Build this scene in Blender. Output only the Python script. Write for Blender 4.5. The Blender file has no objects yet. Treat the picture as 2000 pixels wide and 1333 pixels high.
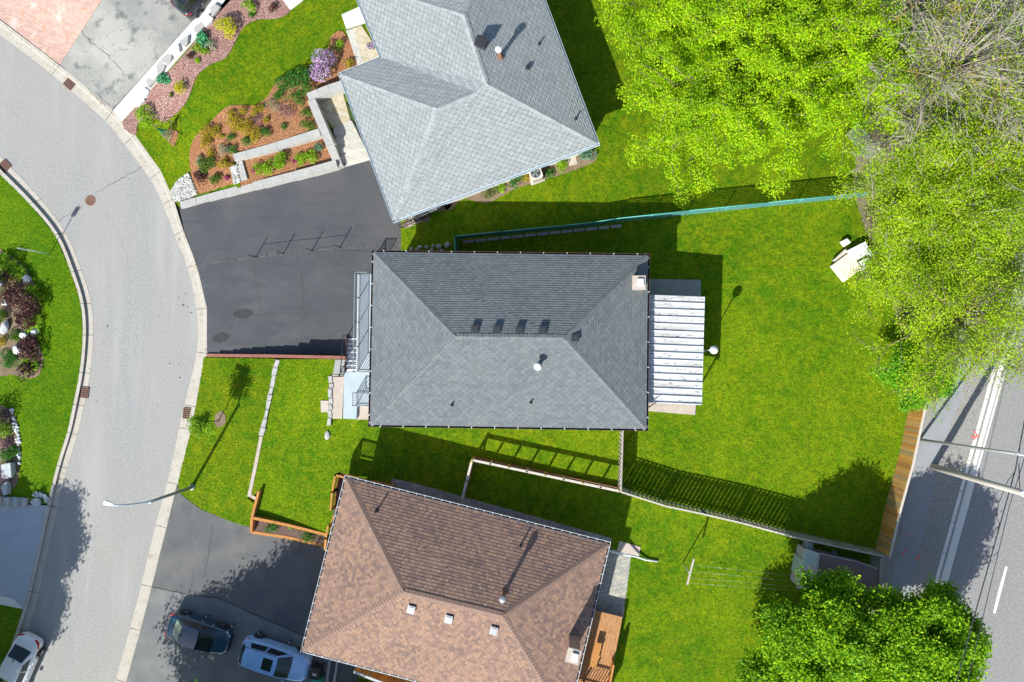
import bpy, math, random
import numpy as np
from mathutils import Vector, Matrix
from mathutils.geometry import delaunay_2d_cdt

# ---------------------------------------------------------------- camera
F = 1400.0; CX, CY = 1000.0, 666.5; NADX, NADY = 100.0, 33.5; CAMH = 45.2
nd = Vector((NADX, -NADY, -F)).normalized()
zc = -nd
xc = (Vector((1, 0, 0)) - zc * zc.x).normalized()
yc = zc.cross(xc)
ROT = Matrix((xc, yc, zc))
sc = bpy.context.scene
cam_data = bpy.data.cameras.new("camera"); cam = bpy.data.objects.new("camera", cam_data)
sc.collection.objects.link(cam); sc.camera = cam
cam.matrix_world = Matrix.Translation((0, 0, CAMH)) @ ROT.to_4x4()
cam_data.sensor_width = 36; cam_data.lens = F / 2000 * 36; cam_data.clip_end = 2000; cam_data.clip_start = .5

def P(px, py, z=0.0):
    "point of the photograph's pixel (2000 wide) at world height z"
    d = ROT @ Vector((px - CX, -(py - CY), -F))
    t = (z - CAMH) / d.z
    return Vector((d.x * t, d.y * t, z))

# ---------------------------------------------------------------- world, sun, exposure
SUN_EL = math.radians(37.5); AZ = math.atan2(.5, .866)          # shadows fall toward +x .5, +y .866
w = bpy.data.worlds.new("World"); sc.world = w; w.use_nodes = True
nt = w.node_tree; nt.nodes.clear()
sky = nt.nodes.new('ShaderNodeTexSky'); sky.sky_type = 'NISHITA'; sky.sun_disc = False
sky.sun_elevation = SUN_EL; sky.sun_rotation = AZ + math.pi
bg = nt.nodes.new('ShaderNodeBackground'); bg.inputs[1].default_value = 0.11
wo = nt.nodes.new('ShaderNodeOutputWorld')
nt.links.new(sky.outputs[0], bg.inputs[0]); nt.links.new(bg.outputs[0], wo.inputs[0])
sd = bpy.data.lights.new("sun", 'SUN'); sun = bpy.data.objects.new("sun", sd); sc.collection.objects.link(sun)
sd.energy = 4.9; sd.angle = math.radians(.5); sd.color = (1, .97, .89)
sdir = Vector((math.sin(AZ) * math.cos(SUN_EL), math.cos(AZ) * math.cos(SUN_EL), -math.sin(SUN_EL)))
sun.rotation_euler = sdir.to_track_quat('-Z', 'Y').to_euler()
sun.location = (-30, -40, 60)
sc.view_settings.view_transform = 'Standard'; sc.view_settings.look = 'None'
sc.view_settings.gamma = 1; sc.view_settings.use_curve_mapping = False
sc.view_settings.exposure = 0.64
sc.render.engine = 'CYCLES'
sc.cycles.max_bounces = 6; sc.cycles.transparent_max_bounces = 6

rnd = random.Random(7); rng = np.random.default_rng(11)

# ---------------------------------------------------------------- materials
MATS = {}
def N(nt, t, **kw):
    n = nt.nodes.new(t)
    for k, v in kw.items(): setattr(n, k, v)
    return n
def ramp(nt, fac, stops):
    r = N(nt, 'ShaderNodeValToRGB'); e = r.color_ramp.elements
    while len(e) < len(stops): e.new(.5)
    for i, (p, c) in enumerate(stops):
        e[i].position = p; e[i].color = (*c, 1) if len(c) == 3 else c
    nt.links.new(fac, r.inputs[0]); return r.outputs[0]
def noise(nt, vec, scale, detail=3, rough=.55, dist=0):
    n = N(nt, 'ShaderNodeTexNoise'); n.inputs['Scale'].default_value = scale
    n.inputs['Detail'].default_value = detail; n.inputs['Roughness'].default_value = rough
    n.inputs['Distortion'].default_value = dist
    nt.links.new(vec, n.inputs['Vector']); return n.outputs[0]
def mix(nt, fac, a, b, mode='MIX'):
    m = N(nt, 'ShaderNodeMix', data_type='RGBA', blend_type=mode)
    for sock, v in ((m.inputs[0], fac), (m.inputs[6], a), (m.inputs[7], b)):
        if isinstance(v, bpy.types.NodeSocket): nt.links.new(v, sock)
        elif isinstance(v, (int, float)): sock.default_value = v
        else: sock.default_value = (*v, 1)
    return m.outputs[2]
def newmat(name):
    m = bpy.data.materials.new(name); m.use_nodes = True
    b = m.node_tree.nodes['Principled BSDF']; MATS[name] = m
    return m, m.node_tree, b
def coords(nt, kind='Object'):
    return N(nt, 'ShaderNodeTexCoord').outputs[kind]
def bump(nt, b, h, strength, dist=.02):
    bp = N(nt, 'ShaderNodeBump'); bp.inputs['Strength'].default_value = strength; bp.inputs['Distance'].default_value = dist
    nt.links.new(h, bp.inputs['Height']); nt.links.new(bp.outputs[0], b.inputs['Normal'])

def surf(name, layers, rough=.85, bumps=None, spec=.3, metal=0, coat=0):
    """layers: first = base colour; then (scale, lo, hi, colour, detail[, stretch]) noise-masked overlays"""
    m, nt, b = newmat(name); co = coords(nt); c = layers[0]
    for L in layers[1:]:
        s, lo, hi, col = L[:4]; det = L[4] if len(L) > 4 else 3
        v = co
        if len(L) > 5:
            mp = N(nt, 'ShaderNodeMapping'); mp.inputs['Scale'].default_value = L[5][:3]
            if len(L[5]) > 3: mp.inputs['Rotation'].default_value = (0, 0, L[5][3])
            nt.links.new(co, mp.inputs[0]); v = mp.outputs[0]
        f = ramp(nt, noise(nt, v, s, det), [(lo, (0, 0, 0)), (hi, (1, 1, 1))])
        c = mix(nt, f, c, col)
    if isinstance(c, tuple): b.inputs['Base Color'].default_value = (*c, 1)
    else: nt.links.new(c, b.inputs['Base Color'])
    b.inputs['Roughness'].default_value = rough; b.inputs['Specular IOR Level'].default_value = spec
    b.inputs['Metallic'].default_value = metal; b.inputs['Coat Weight'].default_value = coat
    if bumps:
        bump(nt, b, noise(nt, co, bumps[0], 3), bumps[1], bumps[2] if len(bumps) > 2 else .02)
    return m
def brickmat(name, c1, c2, mortar, w, h, msize=.006, uv='Object', rot=0, rough=.85, extra=None, offset=.5, bumpy=.3, bias=0.0):
    m, nt, b = newmat(name); co = coords(nt, uv)
    mp = N(nt, 'ShaderNodeMapping'); mp.inputs['Rotation'].default_value = (0, 0, rot); nt.links.new(co, mp.inputs[0])
    br = N(nt, 'ShaderNodeTexBrick'); nt.links.new(mp.outputs[0], br.inputs[0]); br.offset = offset
    br.inputs['Color1'].default_value = (*c1, 1); br.inputs['Color2'].default_value = (*c2, 1)
    br.inputs['Mortar'].default_value = (*mortar, 1); br.inputs['Scale'].default_value = 1
    br.inputs['Mortar Size'].default_value = msize; br.inputs['Mortar Smooth'].default_value = .2
    br.inputs['Bias'].default_value = bias
    br.inputs['Brick Width'].default_value = w; br.inputs['Row Height'].default_value = h
    c = br.outputs[0]
    if extra:
        for (s, lo, hi, col) in extra:
            f = ramp(nt, noise(nt, co, s, 4), [(lo, (0, 0, 0)), (hi, (1, 1, 1))]); c = mix(nt, f, c, col)
    nt.links.new(c, b.inputs['Base Color']); b.inputs['Roughness'].default_value = rough
    b.inputs['Specular IOR Level'].default_value = .25
    bump(nt, b, br.outputs[1], -bumpy, .01)
    return m
def shingle(name, cols, cut, fine, w=.30, h=.145):
    "roof shingles on UV metres: tab colours from random cells, darker cut-outs"
    m, nt, b = newmat(name); co = coords(nt, 'UV')
    def br(ww, hh, off, bias, shift):
        mp = N(nt, 'ShaderNodeMapping'); mp.inputs['Location'].default_value = (shift, 0, 0); nt.links.new(co, mp.inputs[0])
        t = N(nt, 'ShaderNodeTexBrick'); nt.links.new(mp.outputs[0], t.inputs[0]); t.offset = off
        t.inputs['Color1'].default_value = (0, 0, 0, 1); t.inputs['Color2'].default_value = (1, 1, 1, 1)
        t.inputs['Mortar'].default_value = (.5, .5, .5, 1); t.inputs['Scale'].default_value = 1
        t.inputs['Mortar Size'].default_value = .002; t.inputs['Brick Width'].default_value = ww
        t.inputs['Row Height'].default_value = hh; t.inputs['Bias'].default_value = bias
        return t
    a = br(w * .62, h, .5, 0, 0); a2 = br(w, h, .5, 0, .07)
    ca = ramp(nt, a.outputs[0], [(0, cols[0]), (.45, cols[1]), (1, cols[2])])
    # dragon teeth: alternating dark patch on the upper half of each tab
    d = br(w, h, .5, .0, .0)
    sx = N(nt, 'ShaderNodeSeparateXYZ'); nt.links.new(co, sx.inputs[0])
    def mth(op, x, y=None):
        q = N(nt, 'ShaderNodeMath', operation=op)
        for i, v in enumerate((x, y)):
            if v is None: continue
            if isinstance(v, bpy.types.NodeSocket): nt.links.new(v, q.inputs[i])
            else: q.inputs[i].default_value = v
        return q.outputs[0]
    row = mth('FLOOR', mth('DIVIDE', sx.outputs[1], h))
    shift = mth('MULTIPLY', mth('MODULO', row, 2.0), w * .5)
    jit = mth('MULTIPLY', noise(nt, co, 3.0, 1), .22)
    u = mth('DIVIDE', mth('ADD', mth('ADD', sx.outputs[0], shift), jit), w)
    fu = mth('FRACT', mth('ADD', u, 500.0)); gap = mth('LESS_THAN', fu, cut[0])
    fv = mth('FRACT', mth('DIVIDE', sx.outputs[1], h))
    lowb = mth('LESS_THAN', fv, .72)
    g = mth('MULTIPLY', mth('MULTIPLY', gap, lowb), cut[1])
    c = mix(nt, g, ca, cut[2])
    gr = ramp(nt, noise(nt, co, 60, 2), [(.3, (.78, .78, .78)), (.7, (1.15, 1.15, 1.15))])
    c = mix(nt, 1.0, c, gr, 'MULTIPLY')
    st = ramp(nt, noise(nt, co, .5, 4), [(.35, (0, 0, 0)), (.75, (1, 1, 1))])
    c = mix(nt, mth('MULTIPLY', st, .35), c, fine)
    nt.links.new(c, b.inputs['Base Color']); b.inputs['Roughness'].default_value = .93; b.inputs['Specular IOR Level'].default_value = .18
    bump(nt, b, noise(nt, co, 90, 2), .25, .01)
    return m
def leafmat(name, cols, trans=.35, rough=.6):
    m, nt, b = newmat(name); g = N(nt, 'ShaderNodeNewGeometry')
    c = ramp(nt, g.outputs['Random Per Island'], [(i / (len(cols) - 1), k) for i, k in enumerate(cols)])
    big = ramp(nt, noise(nt, coords(nt), .55, 2), [(.35, (.72, .78, .7)), (.65, (1.2, 1.15, 1.1))])
    c = mix(nt, 1.0, c, big, 'MULTIPLY')
    nt.links.new(c, b.inputs['Base Color']); b.inputs['Roughness'].default_value = rough; b.inputs['Specular IOR Level'].default_value = .25
    tr = N(nt, 'ShaderNodeBsdfTranslucent'); nt.links.new(c, tr.inputs[0])
    ms = N(nt, 'ShaderNodeMixShader'); ms.inputs[0].default_value = trans
    nt.links.new(b.outputs[0], ms.inputs[1]); nt.links.new(tr.outputs[0], ms.inputs[2])
    nt.links.new(ms.outputs[0], nt.nodes['Material Output'].inputs[0])
    return m
def plain(name, c, rough=.5, metal=0, spec=.5, coat=0):
    m = surf(name, [c, (9, .35, .8, tuple(x * .8 for x in c), 3)], rough, None, spec, metal, coat); return m

def grassmat(name, deep, mid, yel, yamt=.5):
    m, nt, b = newmat(name); co = coords(nt)
    f1 = ramp(nt, noise(nt, co, .16, 5, .62, .6), [(.42, (0, 0, 0)), (.66, (1, 1, 1))])
    f2 = ramp(nt, noise(nt, co, 1.6, 4, .65, .4), [(.38, (0, 0, 0)), (.72, (1, 1, 1))])
    f6 = ramp(nt, noise(nt, co, 6.5, 6, .85), [(.38, (.42, .52, .5)), (.5, (.95, .97, .95)), (.63, (1.55, 1.4, 1.3))])
    f3 = ramp(nt, noise(nt, co, 11, 3, .7), [(.4, (0, 0, 0)), (.68, (1, 1, 1))])
    f4 = ramp(nt, noise(nt, co, 42, 2, .7), [(.32, (.38, .42, .4)), (.68, (1.65, 1.55, 1.5))])
    c = mix(nt, f1, deep, mid)
    ya = N(nt, 'ShaderNodeMath', operation='MULTIPLY'); ya.inputs[1].default_value = yamt
    nt.links.new(f2, ya.inputs[0]); c = mix(nt, ya.outputs[0], c, yel)
    yb = N(nt, 'ShaderNodeMath', operation='MULTIPLY'); yb.inputs[1].default_value = .45
    nt.links.new(f3, yb.inputs[0]); c = mix(nt, yb.outputs[0], c, mid)
    f5 = ramp(nt, noise(nt, co, 3.2, 5, .75, 1.0), [(.63, (0, 0, 0)), (.72, (1, 1, 1))])
    yc_ = N(nt, 'ShaderNodeMath', operation='MULTIPLY'); yc_.inputs[1].default_value = .5
    nt.links.new(f5, yc_.inputs[0]); c = mix(nt, yc_.outputs[0], c, (yel[0] * 1.25, yel[1] * 1.02, yel[2] + .012))
    c = mix(nt, 1.0, c, f4, 'MULTIPLY'); c = mix(nt, 1.0, c, f6, 'MULTIPLY')
    nt.links.new(c, b.inputs['Base Color']); b.inputs['Roughness'].default_value = .9; b.inputs['Specular IOR Level'].default_value = .1
    bump(nt, b, noise(nt, co, 9, 5, .8), 1.0, .10)
    return m

M = MATS
grassmat('grass', (.052, .155, .002), (.125, .225, .003), (.27, .285, .006), .62)
grassmat('grass_west', (.05, .155, .002), (.105, .22, .003), (.19, .27, .004), .5)
surf('road_asphalt', [(.305, .297, .276), (.35, .4, .7, (.27, .275, .275), 4, (1, .25, 1, .25)), (.9, .5, .68, (.345, .343, .33), 6, (1, .12, 1, .1)), (7, .47, .6, (.33, .33, .318), 6), (9, .58, .7, (.265, .266, .258), 7), (2.3, .64, .76, (.26, .262, .255), 6)], .9, (55, .5, .01))
surf('main_asphalt', [(.255, .253, .25), (.5, .35, .7, (.22, .22, .22), 4, (1, .12, 1, -.27)), (7, .47, .6, (.275, .273, .268), 6), (9, .58, .7, (.20, .20, .198), 7)], .9, (50, .5, .01))
surf('drive_asphalt', [(.062, .070, .077), (.35, .4, .65, (.085, .09, .098), 5), (1.1, .45, .72, (.058, .062, .07), 6, (.5, 1.6, 1, .2)), (8, .5, .75, (.085, .09, .096), 6), (4, .66, .75, (.105, .105, .105), 6)], .82, (60, .35, .01))
surf('drive_new', [(.065, .070, .08), (.4, .4, .65, (.088, .089, .095), 5), (.9, .5, .75, (.06, .063, .07), 6, (.3, 2.2, 1, .35)), (8, .5, .75, (.085, .087, .093), 6), (3, .68, .75, (.12, .118, .11), 6)], .84, (60, .35, .01))
surf('drive_brown', [(.105, .11, .115), (.5, .42, .62, (.14, .14, .135), 6), (.8, .5, .75, (.078, .083, .09), 6), (45, .5, .75, (.16, .16, .16), 2)], .85, (60, .3, .01))
surf('drive_weathered', [(.25, .255, .235), (.55, .4, .6, (.32, .32, .295), 6), (1.2, .56, .68, (.12, .13, .13), 7), (3.5, .62, .72, (.10, .105, .11), 6), (40, .5, .7, (.36, .36, .33), 2)], .9, (50, .4, .01))
surf('drive_light', [(.135, .145, .15), (.8, .4, .65, (.19, .20, .195), 6), (2.5, .6, .75, (.13, .14, .14), 6), (30, .5, .66, (.23, .235, .23), 3)], .9, (50, .4, .01))
surf('concrete', [(.44, .41, .355), (1.2, .4, .7, (.37, .34, .28), 5), (12, .48, .62, (.50, .475, .42), 5), (3, .60, .70, (.30, .25, .17), 7)], .88, (40, .3, .01))
surf('concrete_white', [(.66, .64, .60), (2, .45, .75, (.62, .60, .56), 5), (30, .5, .75, (.68, .66, .62), 2)], .85, (40, .2, .01))
surf('concrete_blue', [(.38, .42, .46), (1.2, .4, .7, (.33, .37, .41), 5), (30, .5, .75, (.42, .46, .49), 2)], .8, (40, .2, .01))
surf('concrete_grey', [(.33, .34, .34), (1.5, .4, .7, (.25, .27, .27), 6), (4, .6, .72, (.42, .43, .43), 6), (30, .5, .75, (.4, .4, .4), 2)], .85, (40, .3, .01))
surf('concrete_tan', [(.47, .41, .35), (1.5, .4, .7, (.38, .32, .27), 6), (5, .6, .72, (.34, .28, .24), 6), (35, .5, .75, (.62, .55, .48), 2)], .85, (40, .3, .01))
surf('painted_porch', [(.42, .50, .54), (2, .4, .7, (.37, .45, .49), 5), (14, .66, .7, (.34, .38, .40), 6)], .6, (30, .1, .01))
surf('crack', [(.06, .055, .045)], .95)
surf('seam', [(.15, .15, .145), (6, .38, .55, (.065, .068, .07), 5)], .95)
surf('patch', [(.05, .052, .053), (14, .4, .65, (.02, .02, .02), 4), (30, .5, .7, (.12, .12, .12), 2)], .95, (25, 1, .03))
surf('soil', [(.20, .145, .09), (1.5, .4, .7, (.33, .25, .17), 5), (18, .4, .7, (.12, .09, .06), 3)], .95, (20, .7, .03))
surf('mulch_orange', [(.40, .185, .08), (13, .42, .56, (.15, .055, .022), 4), (21, .54, .62, (.62, .36, .20), 3), (1.5, .5, .75, (.30, .13, .06), 3)], .95, (30, 1, .04))
surf('mulch_pink', [(.36, .20, .165), (13, .42, .56, (.14, .06, .05), 4), (21, .53, .62, (.66, .48, .43), 3), (1.5, .5, .75, (.28, .14, .12), 3)], .95, (30, 1, .04))
surf('mulch_dark', [(.085, .06, .05), (26, .4, .6, (.19, .12, .10), 3), (60, .55, .68, (.30, .22, .17), 2)], .95, (30, 1, .04))
surf('gravel_grey', [(.30, .285, .26), (16, .4, .6, (.17, .17, .165), 3), (24, .5, .6, (.42, .40, .37), 3), (1.2, .5, .7, (.28, .28, .26), 4)], .95, (28, 1, .03))
surf('path_asphalt', [(.28, .295, .31), (1, .4, .7, (.24, .255, .27), 5), (35, .5, .7, (.30, .31, .32), 2)], .9, (50, .4, .01))
surf('forest_floor', [(.16, .12, .075), (1.2, .4, .65, (.07, .11, .02), 4), (14, .4, .65, (.25, .21, .16), 3)], .95, (16, 1, .05))
surf('far_ground', [(.06, .12, .02), (.08, .4, .6, (.10, .13, .05), 4)], .95)
surf('block', [(.38, .38, .365), (3, .4, .7, (.45, .44, .415), 4), (18, .45, .7, (.36, .36, .35), 3), (5, .64, .72, (.26, .25, .24), 5)], .9, (30, .5, .02))
surf('block_white', [(.66, .65, .62), (3, .4, .7, (.55, .54, .51), 4), (22, .45, .7, (.74, .73, .70), 3)], .9, (30, .5, .02))
surf('rock_grey', [(.42, .42, .40), (4, .4, .65, (.30, .30, .29), 4), (16, .5, .7, (.58, .58, .56), 3)], .9, (14, .8, .05))
surf('rock_white', [(.66, .68, .70), (4, .4, .65, (.48, .52, .56), 4)], .85, (12, .8, .05))
surf('rock_blue', [(.40, .44, .45), (4, .4, .65, (.52, .56, .56), 4)], .85, (12, .8, .05))
surf('white_gravel', [(.60, .60, .57), (5, .42, .6, (.36, .36, .34), 5), (11, .55, .62, (.20, .20, .19), 3)], .8)
surf('red_timber', [(.25, .10, .075), (3, .4, .7, (.33, .16, .12), 5, (1, 8, 1))], .8, (20, .3, .02))
def wood(name, c1, c2, c3, stretch):
    return surf(name, [c1, (2.2, .38, .62, c2, 5, stretch), (5, .5, .7, c3, 4, stretch)], .75, (25, .25, .01))
wood('cedar', (.48, .215, .055), (.38, .16, .04), (.58, .29, .09), (8, 1, 1))
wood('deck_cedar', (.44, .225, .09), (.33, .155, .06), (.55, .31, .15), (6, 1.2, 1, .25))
wood('grey_wood', (.40, .37, .32), (.31, .28, .24), (.48, .45, .40), (3, 3, 1))
wood('pale_wood', (.55, .50, .44), (.46, .41, .35), (.62, .57, .51), (3, 3, 1))
wood('post_wood', (.50, .40, .14), (.42, .32, .10), (.55, .46, .20), (2, 2, 1))
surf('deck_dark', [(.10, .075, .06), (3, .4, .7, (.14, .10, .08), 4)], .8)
# stained fence boards, per-island tone
m, nt_, b_ = newmat('stained_board'); g_ = N(nt_, 'ShaderNodeNewGeometry')
c_ = ramp(nt_, g_.outputs['Random Per Island'], [(0, (.40, .17, .04)), (.25, (.56, .25, .05)), (.55, (.68, .34, .08)), (.8, (.50, .32, .13)), (1, (.32, .22, .11))])
f_ = ramp(nt_, noise(nt_, coords(nt_), 3.5, 5), [(.5, (0, 0, 0)), (.8, (1, 1, 1))]); c_ = mix(nt_, f_, c_, (.34, .20, .08))
nt_.links.new(c_, b_.inputs['Base Color']); b_.inputs['Roughness'].default_value = .8
m, nt_, b_ = newmat('weathered_board'); g_ = N(nt_, 'ShaderNodeNewGeometry')
c_ = ramp(nt_, g_.outputs['Random Per Island'], [(0, (.30, .27, .22)), (.5, (.40, .37, .31)), (1, (.48, .45, .39))])
nt_.links.new(c_, b_.inputs['Base Color']); b_.inputs['Roughness'].default_value = .85
brickmat('pink_paver', (.44, .29, .235), (.55, .39, .33), (.29, .19, .155), .24, .115, .008, rot=.38, extra=[(.8, .55, .7, (.55, .47, .42)), (2.2, .6, .7, (.45, .26, .18))])
brickmat('tan_paver', (.43, .365, .235), (.50, .455, .35), (.25, .215, .155), .46, .40, .012, rot=.35, extra=[(3, .5, .75, (.50, .48, .42))])
brickmat('grey_paver', (.30, .30, .28), (.40, .40, .36), (.17, .18, .15), .24, .24, .012, rot=-.25, extra=[(2, .5, .7, (.46, .44, .33))])
brickmat('slab_paver', (.43, .425, .39), (.50, .485, .44), (.26, .255, .235), .9, .5, .012, rot=.35, extra=[(2, .5, .7, (.50, .48, .42))])
brickmat('walk_slab', (.30, .30, .29), (.38, .37, .36), (.14, .14, .13), .62, .62, .012, rot=-.255, extra=[(3, .5, .7, (.25, .25, .25))])
brickmat('brick_wall', (.30, .12, .08), (.42, .20, .13), (.45, .42, .38), .21, .075, .01, uv='UV')
brickmat('tan_brick', (.62, .47, .30), (.70, .56, .38), (.5, .46, .4), .21, .075, .01, uv='UV')
surf('siding', [(.55, .54, .50), (4, .4, .7, (.50, .49, .46), 3)], .7)
shingle('shingle_pale', [(.255, .28, .285), (.29, .318, .325), (.34, .37, .378)], (.5, .62, (.165, .185, .195)), (.29, .31, .315), .42, .165)
shingle('shingle_slate', [(.12, .137, .145), (.145, .165, .173), (.178, .20, .208)], (.42, .55, (.105, .125, .145)), (.19, .2, .2), .40, .165)
shingle('shingle_brown', [(.155, .110, .10), (.245, .158, .118), (.34, .218, .15)], (.26, .6, (.16, .115, .115)), (.33, .215, .16), .30, .19)
surf('cap_pale', [(.31, .335, .34), (3, .45, .55, (.25, .275, .28), 2)], .9)
surf('cap_slate', [(.165, .18, .187), (3, .45, .6, (.13, .145, .155), 2)], .9)
surf('cap_brown', [(.235, .155, .125), (6, .45, .6, (.20, .13, .105), 2), (60, .4, .7, (.25, .17, .13), 2)], .9)
plain('white_metal', (.72, .76, .80), .35, .0); plain('pale_blue_metal', (.52, .62, .68), .35, .0)
plain('dark_metal', (.035, .038, .045), .4); plain('brown_metal', (.11, .06, .045), .4)
plain('galvanised', (.55, .57, .58), .35, .6); plain('grey_metal', (.28, .31, .33), .45, .3)
plain('black_plastic', (.02, .021, .024), .45); plain('green_plastic', (.02, .30, .20), .45)
plain('teal_mesh', (.04, .24, .21), .6); plain('teal_frame', (.10, .42, .36), .5); plain('link_mesh', (.42, .47, .50), .5, .4)
plain('rust', (.20, .10, .06), .85); plain('grate_iron', (.20, .11, .08), .8); plain('dark_hole', (.012, .010, .010), .9)
plain('orange_rust', (.45, .17, .05), .9)
plain('white_plastic', (.80, .80, .78), .4); plain('tan_plastic', (.60, .56, .50), .5)
surf('roof_panel_white', [(.60, .62, .64), (1.2, .42, .6, (.44, .45, .43), 6, (.4, 3, 1)), (3.0, .58, .64, (.20, .19, .18), 8, (1, 3.5, 1)), (14, .55, .7, (.56, .57, .57), 4)], .5)
surf('plywood', [(.78, .68, .54), (3, .4, .7, (.70, .58, .44), 5), (9, .6, .75, (.6, .47, .33), 4)], .8)
surf('shed_mauve', [(.20, .135, .135), (2, .4, .7, (.24, .165, .155), 4)], .8)
surf('shed_green', [(.30, .40, .37), (2, .4, .7, (.34, .43, .40), 4)], .6)
surf('shed_pale', [(.42, .38, .40), (2, .4, .7, (.38, .35, .37), 4)], .7)
surf('road_paint', [(.78, .78, .76), (9, .5, .7, (.55, .55, .54), 4)], .7)
surf('red_paint', [(.75, .12, .10), (12, .5, .7, (.6, .3, .25), 4)], .7)
surf('pole_wood', [(.46, .43, .39), (4, .4, .7, (.35, .32, .28), 4, (1, 1, .1))], .9, (12, .5, .02))
surf('bark', [(.16, .115, .08), (6, .4, .7, (.25, .20, .15), 4)], .95, (10, 1, .04))
surf('bark_pale', [(.42, .38, .30), (6, .4, .7, (.30, .27, .21), 4), (1.0, .58, .66, (.5, .28, .05), 3)], .95, (10, 1, .04))
surf('twig_grey', [(.40, .36, .32), (2, .4, .7, (.27, .24, .21), 3), (.7, .6, .68, (.42, .28, .09), 2)], .9)
leafmat('leaf_lime', [(.22, .46, .004), (.34, .60, .006), (.46, .68, .008), (.56, .66, .015)], .46)
leafmat('leaf_deep', [(.085, .25, .004), (.155, .36, .005), (.25, .48, .007), (.42, .62, .01)], .4)
leafmat('leaf_sparse', [(.26, .46, .008), (.36, .58, .010), (.46, .66, .014), (.54, .60, .05)], .5)
leafmat('leaf_hedge', [(.07, .26, .008), (.13, .38, .010), (.22, .48, .012)], .35)
leafmat('leaf_green', [(.03, .14, .015), (.05, .20, .02), (.09, .28, .025)], .25)
leafmat('leaf_bush', [(.04, .12, .01), (.08, .19, .015), (.13, .26, .02)], .25)
leafmat('leaf_bright', [(.16, .38, .008), (.27, .50, .012), (.40, .58, .03)], .35)
leafmat('leaf_yellow', [(.50, .48, .01), (.62, .58, .015), (.42, .50, .02)], .3)
leafmat('leaf_gold', [(.36, .32, .012), (.52, .38, .015), (.28, .32, .015), (.58, .32, .03)], .3)
leafmat('leaf_purple', [(.05, .018, .022), (.085, .03, .035), (.12, .045, .04)], .15)
leafmat('leaf_mauve', [(.20, .10, .16), (.32, .18, .26), (.14, .12, .08)], .2)
leafmat('flower_lilac', [(.42, .20, .55), (.58, .32, .70), (.68, .46, .78), (.12, .2, .05)], .2)
leafmat('flower_magenta', [(.35, .03, .16), (.5, .06, .25), (.15, .05, .06)], .2)
leafmat('leaf_blue', [(.08, .20, .12), (.12, .28, .18), (.18, .34, .24)], .2)
leafmat('leaf_grey', [(.30, .30, .22), (.22, .28, .14), (.38, .36, .30)], .2)
leafmat('leaf_mint', [(.05, .32, .14), (.08, .42, .20), (.14, .48, .22)], .3)
def paint(name, c, rough=.25):
    m, nt, b = newmat(name); b.inputs['Base Color'].default_value = (*c, 1); b.inputs['Roughness'].default_value = rough
    b.inputs['Coat Weight'].default_value = 1; b.inputs['Coat Roughness'].default_value = .04; b.inputs['Specular IOR Level'].default_value = .5
    return m
paint('paint_white', (.74, .75, .76)); paint('paint_black', (.018, .024, .035)); paint('paint_navy', (.015, .055, .10)); paint('paint_silver', (.30, .52, .84), .2)
m, nt_, b_ = newmat('car_glass'); b_.inputs['Base Color'].default_value = (.012, .02, .024, 1); b_.inputs['Roughness'].default_value = .04; b_.inputs['Coat Weight'].default_value = .6
m, nt_, b_ = newmat('car_glass_pale'); b_.inputs['Base Color'].default_value = (.20, .28, .22, 1); b_.inputs['Roughness'].default_value = .05; b_.inputs['Coat Weight'].default_value = .6
m, nt_, b_ = newmat('window_glass'); b_.inputs['Base Color'].default_value = (.03, .04, .05, 1); b_.inputs['Roughness'].default_value = .05
m, nt_, b_ = newmat('tail_red'); b_.inputs['Base Color'].default_value = (.5, .01, .015, 1); b_.inputs['Roughness'].default_value = .15
m, nt_, b_ = newmat('lamp_clear'); b_.inputs['Base Color'].default_value = (.7, .72, .75, 1); b_.inputs['Roughness'].default_value = .1
plain('tyre', (.018, .018, .019), .85); plain('rim', (.45, .46, .48), .3, .8); plain('chrome', (.6, .6, .62), .2, .9)

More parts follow.
